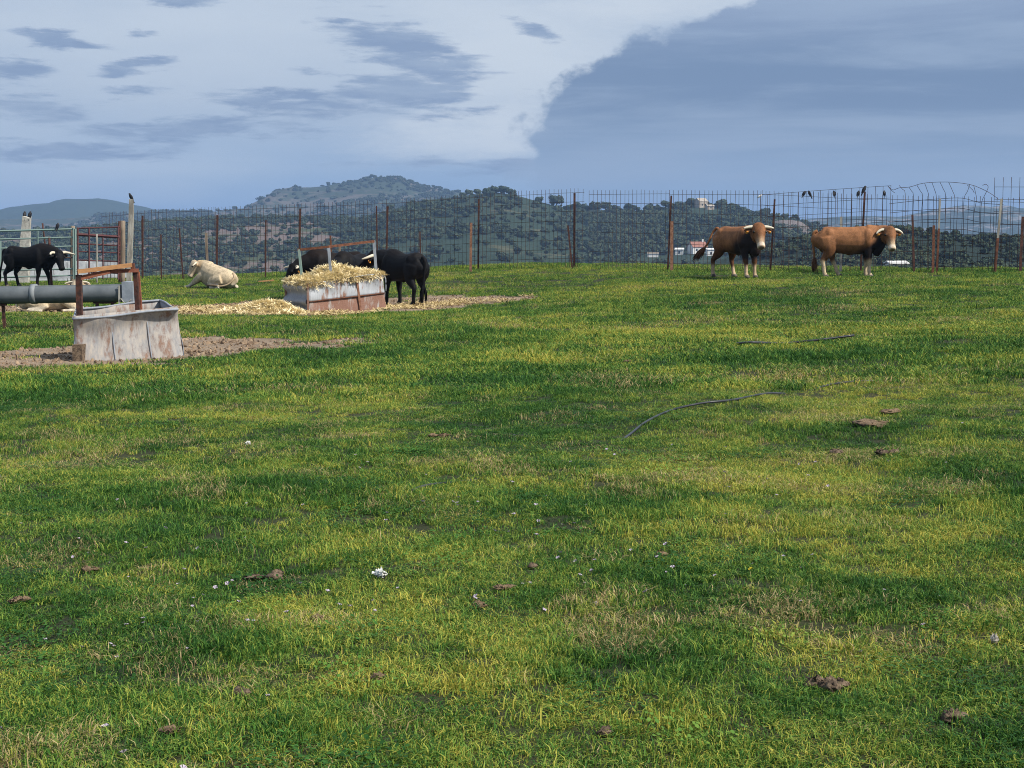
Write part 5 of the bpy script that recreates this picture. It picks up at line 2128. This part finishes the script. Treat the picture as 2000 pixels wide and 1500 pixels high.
hose('short straight black hose lying in the grass beyond the curved one', [(1438, 676), (1470, 677), (1530, 676), (1600, 671), (1668, 664)], .015, [.035, .055, .040, .050, .062])
hose('long curved black hose half sunk in the grass', [(780, 966), (830, 956), (900, 942), (1050, 915), (1160, 888), (1228, 855), (1262, 828), (1310, 806), (1370, 795), (1430, 785), (1500, 774), (1560, 765), (1620, 757), (1690, 748), (1740, 744)], .010,
     [-.01, .022, .004, -.03, -.03, .020, .018, .020, .034, .018, .028, -.02, .028, .022, -.02])


def lump(name, label, cat, px, py, w, h, mt, seed, n=1, group=None, asp=.7):
    g = G(px, py)
    r = np.random.default_rng(seed)
    m = MB()
    for i in range(n):
        c = Vector((r.normal(0, w * .28) if i else 0, r.normal(0, w * .24) if i else 0, h * .15))
        k = .62 if n > 1 else 1
        m.ell(c, (w / 2 * k * (.8 + .4 * r.random()), w / 2 * asp * k, h * .62 * (.7 + .5 * r.random())), 14, 9)
    m.v = [tuple(np.array(p) * np.array([1 + .18 * r.normal(), 1 + .18 * r.normal(), 1 + .30 * r.normal()])) for p in m.v]
    o = m.build(name, MATS[mt], None, mt.startswith('dung'))
    o.location = g + Vector((0, 0, .015))
    o.rotation_euler = (0, 0, r.random() * .5)
    tag(o, label, cat, group)
    return o


lump('stone', 'bright white stone lying alone in the grass', 'stone', 742, 1128, .065, .028, 'white_stone', 1, 3)
lump('stone', 'small whitish stone far out in the grass', 'stone', 485, 869, .075, .02, 'white_stone', 2, 2)
lump('stone', 'pale grey stone in the yellowish grass', 'stone', 1939, 1258, .05, .028, 'grey_stone', 3, 2)
lump('dung_pile', 'crumbly brown dung pile in yellowing grass', 'dung', 1622, 1350, .085, .028, 'dung', 4, 9, asp=.95)
lump('dung_pat', 'dark flat dung pat near the crumbly pile', 'dung', 1862, 1408, .10, .022, 'dung', 5, 3)
lump('dung_pat', 'long brown dung pat beside the white stone', 'dung', 533, 1132, .12, .02, 'dung', 6, 4, asp=.9)
lump('dung_pat', 'dry tan dung pat past the curved hose', 'dung', 1705, 833, .33, .028, 'dung_dry', 7, 4, asp=.8)
lump('dung_pat', 'smaller dry tan dung pat just beyond the larger tan one', 'dung', 1748, 808, .19, .028, 'dung_dry', 8, 3)
lump('dung_pile', 'rough brown dung pile with tufts of grass beside it', 'dung', 1742, 890, .12, .03, 'dung', 9, 5)
GD = 'little dark dung crumbs'
for i, (px, py) in enumerate([(480, 1362), (325, 1436), (170, 1120), (440, 766), (845, 855), (990, 1155), (1040, 1112), (50, 1178), (1290, 1090), (1632, 888), (940, 1190), (620, 1215), (1180, 1440), (740, 1330), (1225, 708)]):
    lump('dung_crumb', 'little brown dung crumb scattered in the grass', 'dung', px, py, .07 if py > 900 else .12, .018, 'dung_dry' if i % 3 else 'dung', 30 + i, 3, GD)
g = G(520, 553)
o = MB().beam((-.24, 0, .03), (.24, .05, .07), .10, .035).build('board', MATS['new_wood'])
o.location = g + Vector((0, 0, .02))
tag(o, 'short wooden board lying in the grass left of the feeder', 'board')


# flowers in the turf
def flower_mesh(seed, pet=5):
    r = np.random.default_rng(seed)
    m = MB()
    for k in range(pet):
        a = k * 2 * math.pi / pet + r.random() * .4
        c, s = math.cos(a), math.sin(a)
        m.add([(0, 0, .026), (.008 * c - .005 * s, .008 * s + .005 * c, .034), (.012 * c, .012 * s, .031), (.008 * c + .005 * s, .008 * s - .005 * c, .034)], [(0, 1, 2, 3)])
    return m.mesh('flower')


plain('petal_lilac', (0.40, 0.33, 0.42), (0.52, 0.46, 0.52), 60, 0.7)
plain('petal_yellow', (0.72, 0.58, 0.03), (0.80, 0.66, 0.06), 60, 0.7)


def build_flowers():
    x, y = sample(3.2, 12, 3.5)
    k = fbm(x, y, .9, 808, 3) > .54
    x, y = x[k], y[k]
    cl = [G(640, 1160), G(420, 1220), G(1180, 1110), G(1120, 1120), G(330, 1210), G(130, 1470), G(1050, 1000), G(860, 1000), G(1480, 950)]
    for c in cl:
        x = np.r_[x, c.x + RNG.normal(0, .25, 9)]
        y = np.r_[y, c.y + RNG.normal(0, .35, 9)]
    n = len(x)
    s = .55 + .6 * RNG.random(n)
    vi = np.where(RNG.random(n) < .04, 3, RNG.integers(0, 3, n))
    o = scatter('wild_flowers', np.c_[x, y, ground(x, y)], np.c_[RNG.normal(0, .3, n), RNG.normal(0, .3, n), RNG.random(n) * 6.28], np.c_[s, s, s], vi,
                [(flower_mesh(i), MATS['petal_lilac']) for i in range(3)] + [(flower_mesh(9, 7), MATS['petal_yellow'])])
    tag(o, 'tiny pale lilac and a few yellow flowers in the turf', 'flowers', kind='stuff')


build_flowers()


# ------------------------------------------------------------------ houses and trees far off
def house(name, label, h, px, py, w, d, ht, rise, rz, wall, roof, wins, chimney=True, cat='house'):
    p = on_hill(h, px, py)
    t = empty(name, p, rz)
    tag(t, label, cat)
    m = MB().box((0, 0, ht / 2 - 1), (w, d, ht + 2))
    if rise:
        m.add([(-w / 2, -d / 2, ht), (-w / 2, d / 2, ht), (-w / 2, 0, ht + rise), (w / 2, -d / 2, ht), (w / 2, d / 2, ht), (w / 2, 0, ht + rise)], [(0, 1, 2), (3, 5, 4)])
    m.build('wall', MATS[wall], t)
    if rise:
        e = .35
        r = MB()
        for s in (-1, 1):
            r.add([(-w / 2 - e, s * (d / 2 + e), ht - e * rise / d * 2), (w / 2 + e, s * (d / 2 + e), ht - e * rise / d * 2), (w / 2 + e, 0, ht + rise + .05), (-w / 2 - e, 0, ht + rise + .05),
                   (-w / 2 - e, s * (d / 2 + e), ht - e * rise / d * 2 + .25), (w / 2 + e, s * (d / 2 + e), ht - e * rise / d * 2 + .25), (w / 2 + e, 0, ht + rise + .3), (-w / 2 - e, 0, ht + rise + .3)],
                  [(0, 1, 2, 3), (4, 7, 6, 5), (0, 4, 5, 1), (1, 5, 6, 2), (3, 7, 4, 0)])
        ro = r.build('roof', MATS[roof], t)
        if chimney:
            MB().box((w * .36, 0, ht + rise + .6), (.7, .7, 2.0)).build('chimney', MATS['house_white'], ro)
    for wx, wz, ww, wh in wins:
        f = MB().box((wx, -d / 2 - .03, wz), (ww, .08, wh)).build('window', MATS['window_dark'], t)
    return t


house('farmhouse', 'white farmhouse with red tiled roof and chimney across the valley', H_GREEN, 1362, 494, 8.5, 6.0, 3.2, 2.4, R(22), 'house_white', 'roof_tile', [(-2, 1.6, 1, 1.2), (1.2, 1.6, 1, 1.2), (3, 1.2, 1, 2.0)])
house('outbuilding', 'little white outbuilding left of the red-roofed farmhouse', H_GREEN, 1327, 497, 4.2, 3.5, 2.6, .6, R(-10), 'house_white', 'house_white', [(0, 1.2, .9, 1.4)], False)
house('outbuilding', 'low white shed below the red-roofed farmhouse', H_GREEN, 1393, 499, 7.0, 3.5, 3.0, .5, R(5), 'house_white', 'house_white', [(-1.5, 1.2, .9, 1.2), (1.5, 1.2, .9, 1.2)], False)
house('outbuilding', 'long pale wall-like shed at the foot of the wooded hill', H_GREEN, 1275, 502, 5.5, 3.0, 1.8, .4, R(0), 'house_white', 'house_stone', [], False)
house('ruin', 'stone house standing on the crest of the wooded hill', H_GREEN, 1369, 405, 7.0, 6.0, 4.2, 2.0, R(30), 'house_stone', 'house_stone', [(-1, 1.8, .9, 1.2), (1.6, 1.8, .9, 1.2)], False)
house('ruin', 'low stone outhouse just below the house on the crest', H_GREEN, 1386, 409, 5.0, 4.0, 2.2, .8, R(20), 'house_stone', 'house_stone', [(0, 1.2, .9, 1.0)], False)
house('shed', 'low white shed on the near dark slope beyond the fence', H_NEAR, 1750, 528, 4.2, 2.6, 1.5, .35, R(14), 'house_white', 'house_white', [(-1.2, .7, .5, .6), (.2, .7, .5, .6)], False, 'shed')


def oak(px, py, size, seed, label, group, h=H_GREEN, sink=.3):
    p = on_hill(h, px, py)
    t = empty('oak_tree', p, seed)
    tag(t, label, 'tree', group)
    m = MB().tube([(0, 0, -sink), (.02 * size, 0, size * .25), (0, .02 * size, size * .5)], [size * .06, size * .045, size * .03], 7, up=(0, 1, 0))
    for a in (0, 2.1, 4.2):
        m.tube([(0, 0, size * .28), (math.cos(a) * size * .16, math.sin(a) * size * .16, size * .45), (math.cos(a) * size * .3, math.sin(a) * size * .3, size * .6)], [size * .03, size * .022, size * .01], 5, up=(0, 1, 0.2))
    m.build('trunk', MATS['bark'], t)
    cm = crown_mesh('crown', 700, size * .46, size * .42, seed + 900, size * .085)
    c = link_mesh('crown', cm, MATS['oak_leaf'], t)
    c.location = (0, 0, size * .38)


LO, GO = 'small round oak standing out on the ridge of the wooded hill', 'oaks along the ridge line'
for i, (px, py, s) in enumerate([(932, 384, 7), (948, 382, 6), (965, 380, 7), (985, 380, 8), (1000, 383, 6), (1125, 411, 7), (1165, 413, 8), (1182, 413, 8), (1200, 414, 6), (1225, 414, 7), (1240, 414, 6), (1300, 409, 7), (1350, 404, 7), (1408, 408, 8), (1430, 413, 7), (1460, 423, 4)]):
    oak(px, py, s, 200 + i, LO, GO)
oak(1087, 404, 10, 300, 'lone umbrella-shaped tree on the slope left of the mesh gap', None)
oak(1488, 430, 10, 301, 'round dark tree on the ridge above the tail-swishing bull', None)


# ------------------------------------------------------------------ haze
def build_haze():
    m = MB().box((0, 3900, 22.5), (9000, 8600, 179))
    o = m.build('haze', None)
    mt = bpy.data.materials.new('haze')
    mt.use_nodes = True
    nt = mt.node_tree
    nt.nodes.clear()
    out = nt.nodes.new('ShaderNodeOutputMaterial')
    pv = nt.nodes.new('ShaderNodeVolumePrincipled')
    pv.inputs['Color'].default_value = (.35, .55, .90, 1)
    pv.inputs['Density'].default_value = 1.8e-4
    pv.inputs['Anisotropy'].default_value = 0.0
    nt.links.new(pv.outputs[0], out.inputs['Volume'])
    o.data.materials.append(mt)
    tag(o, kind='stuff')


build_haze()
